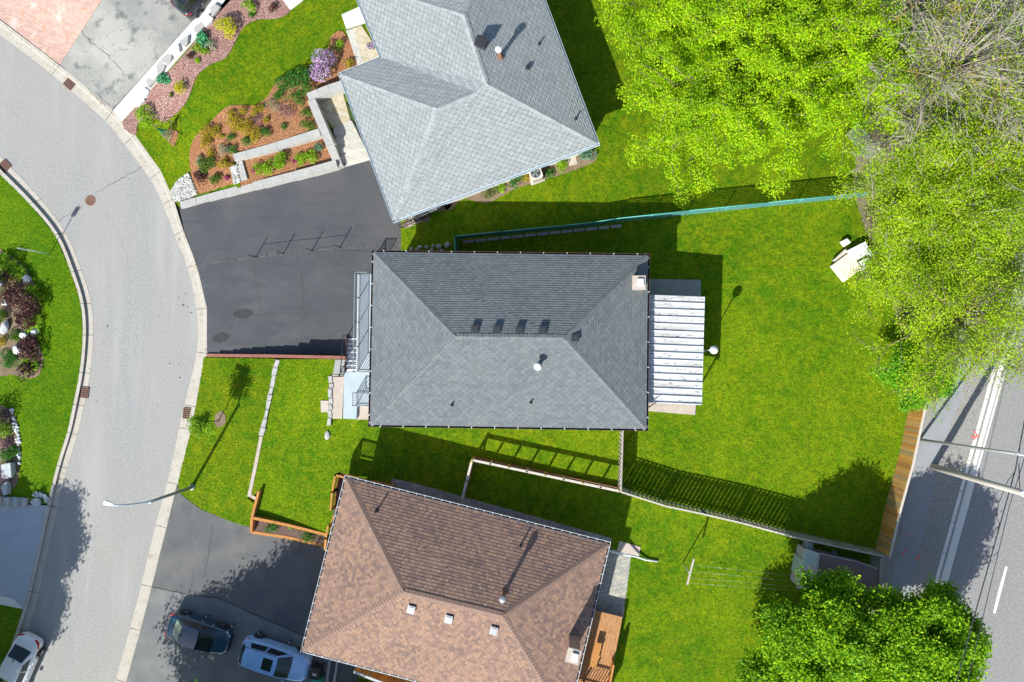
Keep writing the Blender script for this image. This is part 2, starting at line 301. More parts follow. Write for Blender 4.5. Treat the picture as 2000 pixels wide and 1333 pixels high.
# ---------------------------------------------------------------- object helpers
COL = sc.collection
class MB:
    def __init__(s): s.v = []; s.f = []; s.m = []; s.uv = []; s.smooth = []
    def face(s, pts, mi=0, uv=None, sm=False):
        i = len(s.v); s.v += [tuple(p) for p in pts]; s.f.append(tuple(range(i, i + len(pts)))); s.m.append(mi)
        s.uv.append(uv if uv else [(0, 0)] * len(pts)); s.smooth.append(sm); return s
    def mesh(s, vs, fs, mi=0, sm=False):
        i = len(s.v); s.v += [tuple(p) for p in vs]
        for f in fs: s.f.append(tuple(i + k for k in f)); s.m.append(mi); s.uv.append([(0, 0)] * len(f)); s.smooth.append(sm)
        return s
    def prism(s, poly, z0, z1, mi=0, uvwall=True):
        "poly: list of xy(z); z0, z1 numbers or lists"
        n = len(poly); a = sum(poly[i][0] * poly[(i + 1) % n][1] - poly[(i + 1) % n][0] * poly[i][1] for i in range(n))
        idx = list(range(n)) if a > 0 else list(range(n))[::-1]
        b = [(poly[i][0], poly[i][1], z0[i] if hasattr(z0, '__len__') else z0) for i in idx]
        t = [(poly[i][0], poly[i][1], z1[i] if hasattr(z1, '__len__') else z1) for i in idx]
        s.face(t, mi); s.face(b[::-1], mi); u = 0
        for k in range(n):
            l = (k + 1) % n; d = math.hypot(b[l][0] - b[k][0], b[l][1] - b[k][1])
            s.face([b[k], b[l], t[l], t[k]], mi, [(u, b[k][2]), (u + d, b[l][2]), (u + d, t[l][2]), (u, t[k][2])]); u += d
        return s
    def box(s, c, sz, rz=0, mi=0):
        hx, hy, hz = sz[0] / 2, sz[1] / 2, sz[2] / 2; ca, sa = math.cos(rz), math.sin(rz)
        pl = [(c[0] + x * ca - y * sa, c[1] + x * sa + y * ca) for x, y in ((-hx, -hy), (hx, -hy), (hx, hy), (-hx, hy))]
        return s.prism(pl, c[2] - hz, c[2] + hz, mi)
    def beam(s, a, b, w, h, mi=0, up=(0, 0, 1)):
        "rectangular beam from a to b, w across, h high (centred)"
        a = Vector(a); b = Vector(b); d = (b - a).normalized(); x = d.cross(Vector(up))
        if x.length < 1e-4: x = Vector((1, 0, 0))
        x.normalize(); y = x.cross(d); x *= w / 2; y *= h / 2
        v = [a - x - y, a + x - y, a + x + y, a - x + y, b - x - y, b + x - y, b + x + y, b - x + y]
        return s.mesh(v, [(0, 1, 2, 3), (7, 6, 5, 4), (0, 4, 5, 1), (1, 5, 6, 2), (2, 6, 7, 3), (3, 7, 4, 0)], mi)
    def tube(s, pts, r, n=8, mi=0, caps=True, sm=True):
        pts = [Vector(p) for p in pts]; k = len(pts); rs = r if hasattr(r, '__len__') else [r] * k; vs = []
        for i, p in enumerate(pts):
            d = (pts[min(i + 1, k - 1)] - pts[max(i - 1, 0)]).normalized()
            x = d.cross(Vector((0, 0, 1)) if abs(d.z) < .9 else Vector((1, 0, 0))).normalized(); y = d.cross(x)
            for j in range(n):
                a = 2 * math.pi * j / n; vs.append(p + (x * math.cos(a) + y * math.sin(a)) * rs[i])
        fs = [(i * n + j, i * n + (j + 1) % n, (i + 1) * n + (j + 1) % n, (i + 1) * n + j) for i in range(k - 1) for j in range(n)]
        if caps: fs += [tuple(range(n))[::-1], tuple((k - 1) * n + j for j in range(n))]
        return s.mesh(vs, fs, mi, sm)
    def lathe(s, c, prof, n=16, mi=0, sm=True):
        "prof: (r, z) list, about the vertical axis through c"
        vs = [(c[0] + r * math.cos(2 * math.pi * j / n), c[1] + r * math.sin(2 * math.pi * j / n), c[2] + z) for r, z in prof for j in range(n)]
        fs = [(i * n + j, i * n + (j + 1) % n, (i + 1) * n + (j + 1) % n, (i + 1) * n + j) for i in range(len(prof) - 1) for j in range(n)]
        fs.append(tuple((len(prof) - 1) * n + j for j in range(n)))
        return s.mesh(vs, fs, mi, sm)
    def build(s, name, mats, parent=None, local=False, origin=None):
        me = bpy.data.meshes.new(name)
        off = Vector((0, 0, 0))
        if parent is not None and not local:
            q = parent
            while q is not None: off += q.location; q = q.parent
        if origin is not None: off = Vector(origin)
        me.from_pydata([(x - off.x, y - off.y, z - off.z) for x, y, z in s.v], [], s.f)
        ms = mats if isinstance(mats, (list, tuple)) else [mats]
        for k in ms: me.materials.append(M[k])
        me.polygons.foreach_set('material_index', s.m); me.polygons.foreach_set('use_smooth', s.smooth)
        uvl = me.uv_layers.new(name='UVMap'); uvl.data.foreach_set('uv', [c for f in s.uv for p in f for c in p])
        me.update()
        o = bpy.data.objects.new(name, me); COL.objects.link(o)
        if parent is not None: o.parent = parent
        elif origin is not None: o.location = origin
        return o
def tag(o, label=None, cat=None, group=None, kind=None):
    if label: o['label'] = label
    if cat: o['category'] = cat
    if group: o['group'] = group
    if kind: o['kind'] = kind
    return o
def thing(name, loc, label, cat, group=None, rz=0):
    o = bpy.data.objects.new(name, None); COL.objects.link(o); o.location = loc; o.rotation_euler.z = rz
    o.empty_display_size = .3
    return tag(o, label, cat, group)
def copy_tree(o, parent=None):
    c = o.copy(); COL.objects.link(c); c.parent = parent
    for ch in list(o.children): copy_tree(ch, c)
    return c
def inside(pt, poly):
    x, y = pt; r = False; n = len(poly); j = n - 1
    for i in range(n):
        xi, yi = poly[i]; xj, yj = poly[j]
        if (yi > y) != (yj > y) and x < (xj - xi) * (y - yi) / (yj - yi) + xi: r = not r
        j = i
    return r
def smooth_poly(pts, closed=True, sub=4):
    "Catmull-Rom through the points"
    n = len(pts); out = []
    for i in range(n if closed else n - 1):
        g = lambda k: pts[k % n] if closed else pts[max(0, min(n - 1, k))]
        p0, p1, p2, p3 = g(i - 1), g(i), g(i + 1), g(i + 2)
        for k in range(sub):
            t = k / sub
            out.append(tuple(.5 * ((2 * p1[a]) + (-p0[a] + p2[a]) * t + (2 * p0[a] - 5 * p1[a] + 4 * p2[a] - p3[a]) * t * t + (-p0[a] + 3 * p1[a] - 3 * p2[a] + p3[a]) * t ** 3) for a in range(2)))
    if not closed: out.append(tuple(pts[-1]))
    return out
def sheet(name, pts, zf, mat, off=0.0, step=24, skirt=.35, kind='structure', jag=0.0, flat=False, **kw):
    "ground sheet traced in photo pixels; zf(px,py) gives its height"
    z = zf if callable(zf) else (lambda a, b: zf)
    n = len(pts)
    if jag:
        q = []
        for i in range(n):
            a, b = pts[i], pts[(i + 1) % n]; L = math.hypot(b[0] - a[0], b[1] - a[1]); k = max(1, min(400, int(L / 3)))
            for t in range(k):
                u = t / k; nx, ny = -(b[1] - a[1]) / max(L, 1e-6), (b[0] - a[0]) / max(L, 1e-6); j = rnd.uniform(-jag, jag)
                q.append((a[0] + (b[0] - a[0]) * u + nx * j, a[1] + (b[1] - a[1]) * u + ny * j))
        pts = q; n = len(pts)
    vs = [Vector(p) for p in pts]
    if callable(zf) and not flat:
        # densify the outline so that its heights follow the terrain
        d = []
        for i in range(n):
            a, b = vs[i], vs[(i + 1) % n]; L = (b - a).length; k = max(1, min(60, int(L / step)))
            d += [a.lerp(b, t / k) for t in range(k)]
        vs = d; n = len(vs)
        xs = [v.x for v in vs]; ys = [v.y for v in vs]; poly = [(v.x, v.y) for v in vs]
        x0, x1, y0, y1 = max(min(xs), -120), min(max(xs), 2100), max(min(ys), -120), min(max(ys), 1450)
        gx = x0 + step / 2
        while gx < x1:
            gy = y0 + step / 2
            while gy < y1:
                if inside((gx, gy), poly): vs.append(Vector((gx, gy)))
                gy += step
            gx += step
    r = delaunay_2d_cdt(vs, [], [list(range(n))], 1, 1e-4)
    P3 = [P(v[0], v[1], z(v[0], v[1]) + off) for v in r[0]]
    mb = MB(); mb.mesh(P3, [tuple(f)[::-1] for f in r[2]])
    me_f = []
    for f in mb.f:
        a, b, c = (Vector(mb.v[k]) for k in f[:3])
        me_f.append(f if (b - a).cross(c - a).z > 0 else f[::-1])
    mb.f = me_f
    if skirt:
        ring = [P(v.x, v.y, z(v.x, v.y) + off) for v in vs[:n]]
        for i in range(n):
            a, b = ring[i], ring[(i + 1) % n]
            mb.face([a, b, b - Vector((0, 0, skirt)), a - Vector((0, 0, skirt))])
    o = mb.build(name, mat)
    tag(o, kind=kind, **kw)
    return o

# ---------------------------------------------------------------- terrain heights (in photo pixels)
YD = 1.0
def lerp(xs, ys, x):
    return float(np.interp(x, xs, ys))
def clamp01(t): return max(0.0, min(1.0, t))
def smooth(t): t = clamp01(t); return t * t * (3 - 2 * t)
def kerb_x(py): return lerp([-270, 39, 128, 216, 263, 334, 388, 450, 602, 691], [-400, 0, 116, 221, 263, 314, 338, 358, 404, 404], py)
def zN(px, py): return .14 + (YD - .14) * smooth((px - kerb_x(py)) / 270)
def zD(px, py): return .12 + .14 * clamp01((px - 380) / 330)
def wall_x(py): return lerp([700, 790, 850, 970], [541, 520, 511, 486], py)
def zA(px, py): return .14 + .22 * clamp01((px - lerp([700, 800, 950, 1040], [396, 380, 347, 420], py)) / 140)
def zB(px, py): return .62 + .38 * clamp01((px - 520) / 135)
def zL(px, py): return YD if (px > 660 or py < 690) else zB(px, py)
def zBD(px, py): return .12 + .18 * clamp01((px - 300) / 300)
ZW = .14

sheet('ground', [(-9000, -9000), (11000, -9000), (11000, 10000), (-9000, 10000)], -.12, 'far_ground', skirt=0)
# outer edge / inner edge of the kerb on the east side of the street
KO = smooth_poly([(-400, -270), (-150, -78), (0, 39), (116, 128), (221, 216), (263, 263), (314, 334), (338, 388), (358, 450), (383, 517), (404, 602), (404, 691), (382, 795), (373, 840), (349, 947), (325, 1032), (296, 1147), (274, 1232), (246, 1333), (130, 1750)], False, 4)
KI = smooth_poly([(-415, -245), (-165, -53), (-12, 59), (101, 146), (205, 236), (243, 283), (293, 350), (318, 400), (341, 460), (366, 523), (384, 605), (384, 688), (360, 791), (350, 836), (327, 942), (304, 1026), (276, 1142), (254, 1227), (226, 1328), (110, 1745)], False, 4)
WO = smooth_poly([(-300, 60), (-60, 282), (0, 341), (57, 398), (107, 459), (138, 531), (157, 593), (161.5, 655), (155, 728), (143, 790), (131, 845), (111, 910), (92, 988), (55, 1154), (33, 1228), (5, 1320), (-120, 1750)], False, 4)
WI = smooth_poly([(-284, 42), (-42, 264), (20, 326), (80, 390), (128, 455), (159, 528), (178, 593), (182, 655), (176, 730), (164, 793), (151, 850), (131, 915), (112, 993), (76, 1159), (54, 1234), (28, 1326), (-98, 1754)], False, 4)
sheet('road', KO + WO[::-1], 0.0, 'road_asphalt', skirt=0)

def kerb(name, inner, outer, ztop, lbl=None):
    mb = MB(); prof = [(0, .012), (.66, .02), (.70, ztop), (1.0, ztop + .005), (1.0, -.1)]
    def at(i, t, z):
        return P(inner[i][0] + (outer[i][0] - inner[i][0]) * t, inner[i][1] + (outer[i][1] - inner[i][1]) * t, z)
    for i in range(len(inner) - 1):
        for (t0, z0), (t1, z1) in zip(prof, prof[1:]):
            mb.face([at(i, t0, z0), at(i + 1, t0, z0), at(i + 1, t1, z1), at(i, t1, z1)][::1], 0)
        if i % 4 == 0:
            a, b = at(i, 0, .018), at(i, .68, .026); c, d = at(i, .7, ztop + .005), at(i, 1, ztop + .01)
            for p, q in ((a, b), (c, d)):
                u = (q - p).cross(Vector((0, 0, 1))).normalized() * .014
                mb.face([p - u, q - u, q + u, p + u], 1)
    o = mb.build(name, ['concrete', 'crack']); tag(o, kind='structure'); return o
kerb('kerb_east', KI, KO, .10)
kerb('kerb_west', WI, WO, .17)

# driveways
ext = lambda a, b, k: (a[0] + (b[0] - a[0]) * k, a[1] + (b[1] - a[1]) * k)
sheet('driveway_pavers', [(117, 127), (0, 37), (-400, -272), (-200, -620), (430, -330), (199, 0)], zN, 'pink_paver', .0, jag=0)
sheet('driveway_weathered', [(219, 215), (117, 128), (199, 1), (432, -330), (700, -330), (413, 0)], zN, 'drive_weathered', .0)
sheet('driveway_north', [(350, 405), (670, 322), (745, 303), (786, 420), (786, 494), (620, 487), (384, 516), (360, 452)], zD, 'drive_new', 0)
sheet('driveway_middle', [(384, 516.5), (620, 487.5), (786, 494.5), (742, 500), (742, 694), (404, 692), (404, 602)], zD, 'drive_asphalt', 0)
sheet('driveway_south', [(345, 948), (354, 967), (393, 996), (446, 1017), (492, 1032), (500, 1040), (650, 1072), (680, 1180), (640, 1262), (424, 1167), (362, 1160), (296, 1147), (325, 1032)], zBD, 'drive_brown', 0)
sheet('driveway_far_south', [(296, 1147.5), (362, 1160.5), (424, 1167.5), (640, 1262.5), (690, 1262), (690, 1700), (150, 1700), (246, 1333), (274, 1232)], zBD, 'drive_light', 0)
sheet('driveway_west', [(92, 988), (55, 1154), (45, 1190), (0, 1168), (-700, 1120), (-700, 985), (-60, 980)], ZW, 'concrete_blue', .0)
# front walk strip beside the weathered driveway
sheet('sidewalk', [(221, 216), (413, 0), (700, -330), (744, -330), (449, 2), (238, 238)], zN, 'concrete_white', .05)
sheet('paving_north', [(552, 0), (545, -20), (612, -20), (590, 2), (567, 20)], zN, 'concrete_white', .06)

# lawns
grassmat('grass_back', (.058, .168, .002), (.128, .24, .003), (.26, .30, .007), .62)
LN = [(238, 240), (263, 263), (314, 334), (338, 388), (349, 404), (385, 394), (470, 366), (455, 312), (628, 262), (648, 252), (688, 232), (729, 303), (737, 300), (783, 430), (783, 520), (1300, 520), (2005, 519), (2312, -600), (960, -600), (730, -330), (449, 0)]
sheet('lawn_north', LN, zN, 'grass', 0, skirt=1.1)
LY = [(545, 702), (671, 702), (671, 735), (735, 735), (735, 520.5), (2004.5, 520), (1934, 778), (1833, 1147), (1602, 2000), (700, 2000), (700, 1180), (640, 1049), (560, 1029), (494, 1013), (505, 962), (488, 971), (518, 830)]
sheet('lawn_yards', LY, zL, 'grass_back', 0, skirt=1.1)
LA = [(398, 699), (537, 701), (527, 770), (513, 845), (500, 905), (484, 975), (497, 985), (490, 1031), (446, 1018), (393, 997), (354, 967), (347, 948), (352, 922), (373, 841), (382, 797)]
sheet('lawn_front', LA, zA, 'grass', 0, jag=.7)
sheet('lawn_west', [(-700, 200), (-300, 60), (0, 341), (57, 398), (107, 459), (138, 531), (157, 593), (161.5, 655), (155, 728), (143, 790), (131, 845), (111, 910), (92, 985), (-60, 978), (-700, 980)], ZW, 'grass_west', .0, jag=.6)
sheet('lawn_southwest', [(-700, 1120.5), (0, 1168.5), (45, 1191), (33, 1228), (5, 1320), (-120, 1750), (-700, 1750)], ZW, 'grass_west', .0)
sheet('walk_edge', [(0, 1164), (26, 1170), (45, 1190), (0, 1181), (-300, 1176), (-300, 1164)], ZW, 'concrete_white', .02, skirt=.02)

# mulch beds
B1 = smooth_poly([(239, 238), (300, 170), (370, 95), (444, -5), (480, -30), (545, -25), (566, 20), (539, 36), (504, 38), (476, 52), (459, 82), (441, 112), (407, 128), (383, 151), (369, 189), (350, 216), (322, 237), (300, 232), (270, 240), (264, 264)], True, 3)
sheet('mulch_bed_northwest', B1, zN, 'mulch_pink', .05, skirt=.06, jag=.5)
B2 = smooth_poly([(383, 378), (374, 345), (370, 300), (381, 268), (407, 243), (432, 217), (454, 206), (501, 205), (526, 183), (545, 154), (602, 139), (640, 95), (646, 72), (671, 63), (700, 131), (664, 145), (667, 160), (602, 183), (624, 254), (560, 275), (456, 307), (470, 350), (430, 366)], True, 3)
sheet('mulch_bed_north', B2, zN, 'mulch_orange', .05, skirt=.06, jag=.5)
sheet("mulch_planter", [(464, 312), (640, 262), (656, 316), (470, 364)], .62, "mulch_orange", 0, skirt=.5)
sheet('gravel_corner', [(333, 372), (346, 352), (368, 336), (385, 378), (372, 388), (341, 395)], zN, 'gravel_grey', .05, skirt=.05)
sheet('gravel_strip', [(449, 327), (463, 321), (470, 355), (456, 361)], zN, 'gravel_grey', .075, skirt=.05)
sheet('soil_bed_north', smooth_poly([(868, 395), (920, 372), (1000, 345), (1060, 325), (1150, 292), (1163, 305), (1158, 318), (1100, 340), (1050, 355), (1000, 372), (950, 397), (905, 388), (880, 412)], True, 3), YD, 'soil', .02, skirt=.03, jag=1.0)
sheet('soil_patch', smooth_poly([(784, 440), (808, 416), (850, 395), (882, 392), (872, 412), (842, 414), (838, 432), (812, 436), (796, 446)], True, 3), YD, 'soil', .02, skirt=.03, jag=.8)
sheet('tree_pit', smooth_poly([(420, 812), (432, 803), (440, 812), (440, 826), (430, 835), (421, 832)], True, 3), zA, 'soil', .03, skirt=.03, jag=.6)
sheet('conifer_pit', [(313, 262), (330, 251), (349, 258), (340, 288)], zN, 'mulch_orange', .04, skirt=.04, jag=.4)
sheet('bed_west', smooth_poly([(-60, 480), (20, 500), (60, 540), (74, 600), (70, 660), (84, 700), (70, 738), (20, 732), (-60, 720)], True, 3), ZW, 'soil', .02, skirt=.03, jag=.8)
sheet('bed_southwest', smooth_poly([(-60, 790), (18, 800), (36, 850), (38, 915), (20, 960), (-60, 968)], True, 3), ZW, 'soil', .02, skirt=.03, jag=.8)

# east side: verge, path, road
def ex(y): return 1934 + (y - 780) * (-.2737)          # kerb line x at photo row y
fx = lambda y: lerp([-600, 800, 1090, 2000], [2110, 1800, 1733, 1500], y)
rows = [-600, 0, 400, 780, 900, 1000, 1090, 1200, 1333, 2000]
sheet('verge', [(fx(y) - 8, y) for y in rows] + [(ex(y), y) for y in rows[::-1]], YD, 'gravel_grey', .012, skirt=.05)
sheet('path', [(fx(y) + lerp([780, 900, 980, 1333], [30, 8, 14, 24], y), y) for y in rows] + [(fx(y) + lerp([780, 900, 980, 1333], [72, 52, 58, 66], y), y) for y in rows[::-1]], YD, 'path_asphalt', .018, skirt=.02)
sheet('forest_ground', [(1700, -600), (1690, 0), (1680, 250), (1665, 370), (1700, 480), (1760, 640), (1800, 790), (1836, 770), (1960, 400), (2080, 0), (2200, -600)], YD, 'forest_floor', .022, skirt=.02, jag=2)
sheet('main_road', [(ex(y) + 12, y) for y in rows] + [(ex(2000) + 480, 2000), (ex(-600) + 480, -600)], .86, 'main_asphalt', 0, skirt=.0)
sheet('lawn_east', [(ex(-600) + 480, -600), (ex(2000) + 480, 2000), (5200, 2000), (5200, -600)], .95, 'grass', 0, skirt=1)
mb = MB()
for y0, y1 in zip(range(-600, 2000, 60), range(-540, 2060, 60)):
    a0, b0, c0 = P(ex(y0) - 12, y0, 1.0), P(ex(y0) - 5, y0, 1.0), P(ex(y0) + 15, y0, .875)
    a1, b1, c1 = P(ex(y1) - 12, y1, 1.0), P(ex(y1) - 5, y1, 1.0), P(ex(y1) + 15, y1, .875)
    up = Vector((0, 0, .035)); d = Vector((0, 0, .12))
    mb.face([a0 + up, a1 + up, b1 + up, b0 + up]); mb.face([b0 + up, b1 + up, b1 - d, b0 - d]); mb.face([a0 - d, a1 - d, a1 + up, a0 + up]); mb.face([b0 - d, b1 - d, c1, c0])
    u = Vector((.012, .04, 0)).normalized() * .02
    e0, e1 = a0 + up * 1.12, b0 + up * 1.12
    v = (e1 - e0).cross(Vector((0, 0, 1))).normalized() * .012; mb.face([e0 - v, e1 - v, e1 + v, e0 + v], 1)
tag(mb.build('kerb_main', ['concrete_white', 'crack']), kind='structure')
surf('road_seam', [(.35, .35, .34), (2.5, .45, .55, (.25, .252, .25), 5), (9, .5, .6, (.31, .31, .30), 4)], .9)
def stripe(name, pts, wpx, z, mat, kind='structure', **kw):
    mb = MB(); Q = [P(a, b, z(a, b) if callable(z) else z) for a, b in pts]; w = wpx / 31 / 2
    Ls = []
    for i, q in enumerate(Q):
        d = (Q[min(i + 1, len(Q) - 1)] - Q[max(i - 1, 0)]); d.z = 0; n = Vector((-d.y, d.x, 0)).normalized(); ww = w * rnd.uniform(.75, 1.25)
        Ls.append((q + n * ww, q - n * ww))
    for (a, b), (c, d) in zip(Ls, Ls[1:]): mb.face([a, b, d, c])
    o = mb.build(name, mat); return tag(o, kind=kind, **kw)
stripe('lane_marking', [(1966, 1107), (1954, 1150), (1942, 1198)], 4.5, .866, 'road_paint')
stripe('lane_marking', [(2030, 870), (2016, 925), (2004, 968)], 4.5, .866, 'road_paint')
stripe('lane_marking', [(1903, 1345), (1890, 1390), (1878, 1430)], 4.5, .866, 'road_paint')
stripe('survey_mark', [(1902, 842), (1908, 850), (1901, 860)], 3, 1.042, 'red_paint')
stripe('survey_mark', [(1897, 852), (1912, 854)], 3, 1.044, 'red_paint')
stripe('survey_mark', [(1769, 1072), (1763, 1086)], 2.4, 1.022, 'red_paint')
stripe('survey_mark', [(1797, 1083), (1790, 1095)], 3, 1.022, 'red_paint')
stripe('survey_mark', [(1775, 1043), (1775, 1047)], 3, 1.022, 'red_paint')
def wig(a, b, n, amp):
    out = []
    for i in range(n + 1):
        t = i / n; j = 0 if i in (0, n) else amp
        out.append((a[0] + (b[0] - a[0]) * t + rnd.uniform(-j, j), a[1] + (b[1] - a[1]) * t + rnd.uniform(-j, j)))
    return out
for a, b, n, amp, wd, z in [((113, 432), (160, 405), 8, 1.5, .8, .005), ((187, 377), (277, 327), 16, 2, .9, .005),
        ((160, 60), (252, 155), 20, 4, 1.2, lambda x, y: zN(x, y) + .005), ((176, 170), (216, 208), 12, 2, 1.0, lambda x, y: zN(x, y) + .005), ((170, 172), (207, 207), 12, 2, .8, lambda x, y: zN(x, y) + .006),
        ((495, 515), (511, 610), 18, 2, .8, lambda x, y: zD(x, y) + .005), ((590, 530), (594, 610), 14, 2, .6, lambda x, y: zD(x, y) + .005), ((500, 615), (600, 612), 18, 2, .7, lambda x, y: zD(x, y) + .005), ((600, 612), (560, 655), 12, 3, .6, lambda x, y: zD(x, y) + .005), ((620, 500), (668, 520), 10, 3, .7, lambda x, y: zD(x, y) + .005),
        ((417, 1025), (397, 1130), 16, 2, .9, lambda x, y: zBD(x, y) + .005), ((375, 1115), (372, 1160), 8, 2, .7, lambda x, y: zBD(x, y) + .005)]:
    stripe('crack', wig(a, b, n, amp), wd, z, 'crack')
stripe('crack', wig((297, 1147), (362, 1161), 10, 1, ) + wig((362, 1161), (424, 1168), 10, 1) + wig((424, 1168), (640, 1263), 20, 1), 1.6, lambda x, y: zBD(x, y) + .006, 'crack')
stripe('asphalt_seam', wig((386, 517), (500, 503), 20, .7) + wig((500, 503), (620, 488), 20, .8) + wig((620, 488), (784, 480), 20, .8), 2.2, lambda x, y: zD(x, y) + .006, 'seam')
stripe('asphalt_seam', smooth_poly([(-60, 150), (0, 199), (61, 250), (135, 307), (182, 371), (214, 428), (241, 483), (259, 555), (268, 641), (256, 731), (241, 859), (222, 932), (177, 1080), (159, 1173), (120, 1330), (90, 1450)], False, 5), 1.5, .004, 'road_seam')
for cx_, cy_, rx, ry, an in [(475, 613, 20, 9, -.1), (431, 660, 19, 9, -.2)]:
    pts = [(cx_ + math.cos(t) * rx * rnd.uniform(.85, 1.1) * math.cos(an) - math.sin(t) * ry * math.sin(an), cy_ + math.cos(t) * rx * math.sin(an) + math.sin(t) * ry * rnd.uniform(.85, 1.1)) for t in np.linspace(0, 6.0, 20)]
    sheet('asphalt_patch', pts, zD, 'patch', .006, skirt=0, flat=True)
for cx_, cy_, r in [(348, 582, 1.3), (358, 596, 2.2), (367, 600, 1.2), (374, 611, 1.6), (363, 574, 1.3), (349, 597, 1), (210, 637, 1.6), (331, 710, 1.5), (350, 712, 1.2), (351, 738, 1.6), (188, 784, 1.3), (307, 793, 1), (309, 617, 1), (201, 670, 1), (129, 252 + 684, 1.8), (131, 1095, 1.4), (342, 461, 1.6), (227, 643, 1), (252, 351, 1.2), (300, 566, .9)]:
    sheet('road_stain', [(cx_ + math.cos(t) * r * rnd.uniform(.7, 1.4), cy_ + math.sin(t) * r * rnd.uniform(.5, 1.1)) for t in np.linspace(0, 5.6, 9)], .004, 'crack', .0, skirt=0)

# patio and porch slabs
sheet('patio_north', [(612, 196), (668, 176), (684, 236), (650, 250)], .86 + .16, 'tan_paver', 0, skirt=.5)
sheet('walk_north', [(676, 60), (706, 50), (748, 115), (700, 132)], YD, 'tan_paver', .06, skirt=.1)
sheet('walk_edging_north', [(676, 60), (688, 56), (712, 128), (700, 133)], YD, 'slab_paver', .066, skirt=.1)
sheet('landing_north', [(667, 29), (704, 12), (716, 43), (676, 56)], YD, 'concrete_white', .12, skirt=.2)
sheet('patio_slab', [(1255, 545), (1369, 547), (1369, 620), (1358, 811), (1255, 800)], YD, 'concrete_grey', .06, skirt=.1)
sheet('patio_slab_south', [(1255, 786), (1359, 790), (1357, 811), (1250, 802)], YD, 'concrete_tan', .066, skirt=.1)
sheet('front_walk', [(647, 732), (672, 733), (668, 818), (646, 818)], YD, 'concrete_tan', .05, skirt=.1)
sheet('front_pad', [(626, 783), (641, 783), (641, 805), (627, 806)], zL, 'concrete_tan', .05, skirt=.1)
sheet('front_walk_shaded', [(655, 703), (678, 703), (672, 732), (650, 731)], YD, 'concrete_grey', .05, skirt=.1)
sheet('front_step_slab', [(697, 793), (724, 793), (724, 820), (696, 820)], YD, 'concrete_tan', .09, skirt=.1)
sheet('side_walk', [(765, 935), (800, 942), (1000, 997), (1195, 1052), (1190, 1078), (990, 1024), (760, 960)], YD, 'walk_slab', .04, skirt=.06)
sheet('patio_south', [(1140, 1060), (1233, 1083), (1217, 1208), (1110, 1200)], YD, 'grey_paver', .03, skirt=.05, jag=.5)
sheet('stepping_slab', [(1210, 1057), (1251, 1069), (1248, 1088), (1205, 1076)], YD, 'concrete_tan', .05, skirt=.06)
sheet('side_yard_asphalt', [(640, 1262), (700, 1275), (700, 1500), (650, 1500)], .35, 'drive_asphalt', 0, skirt=.3)

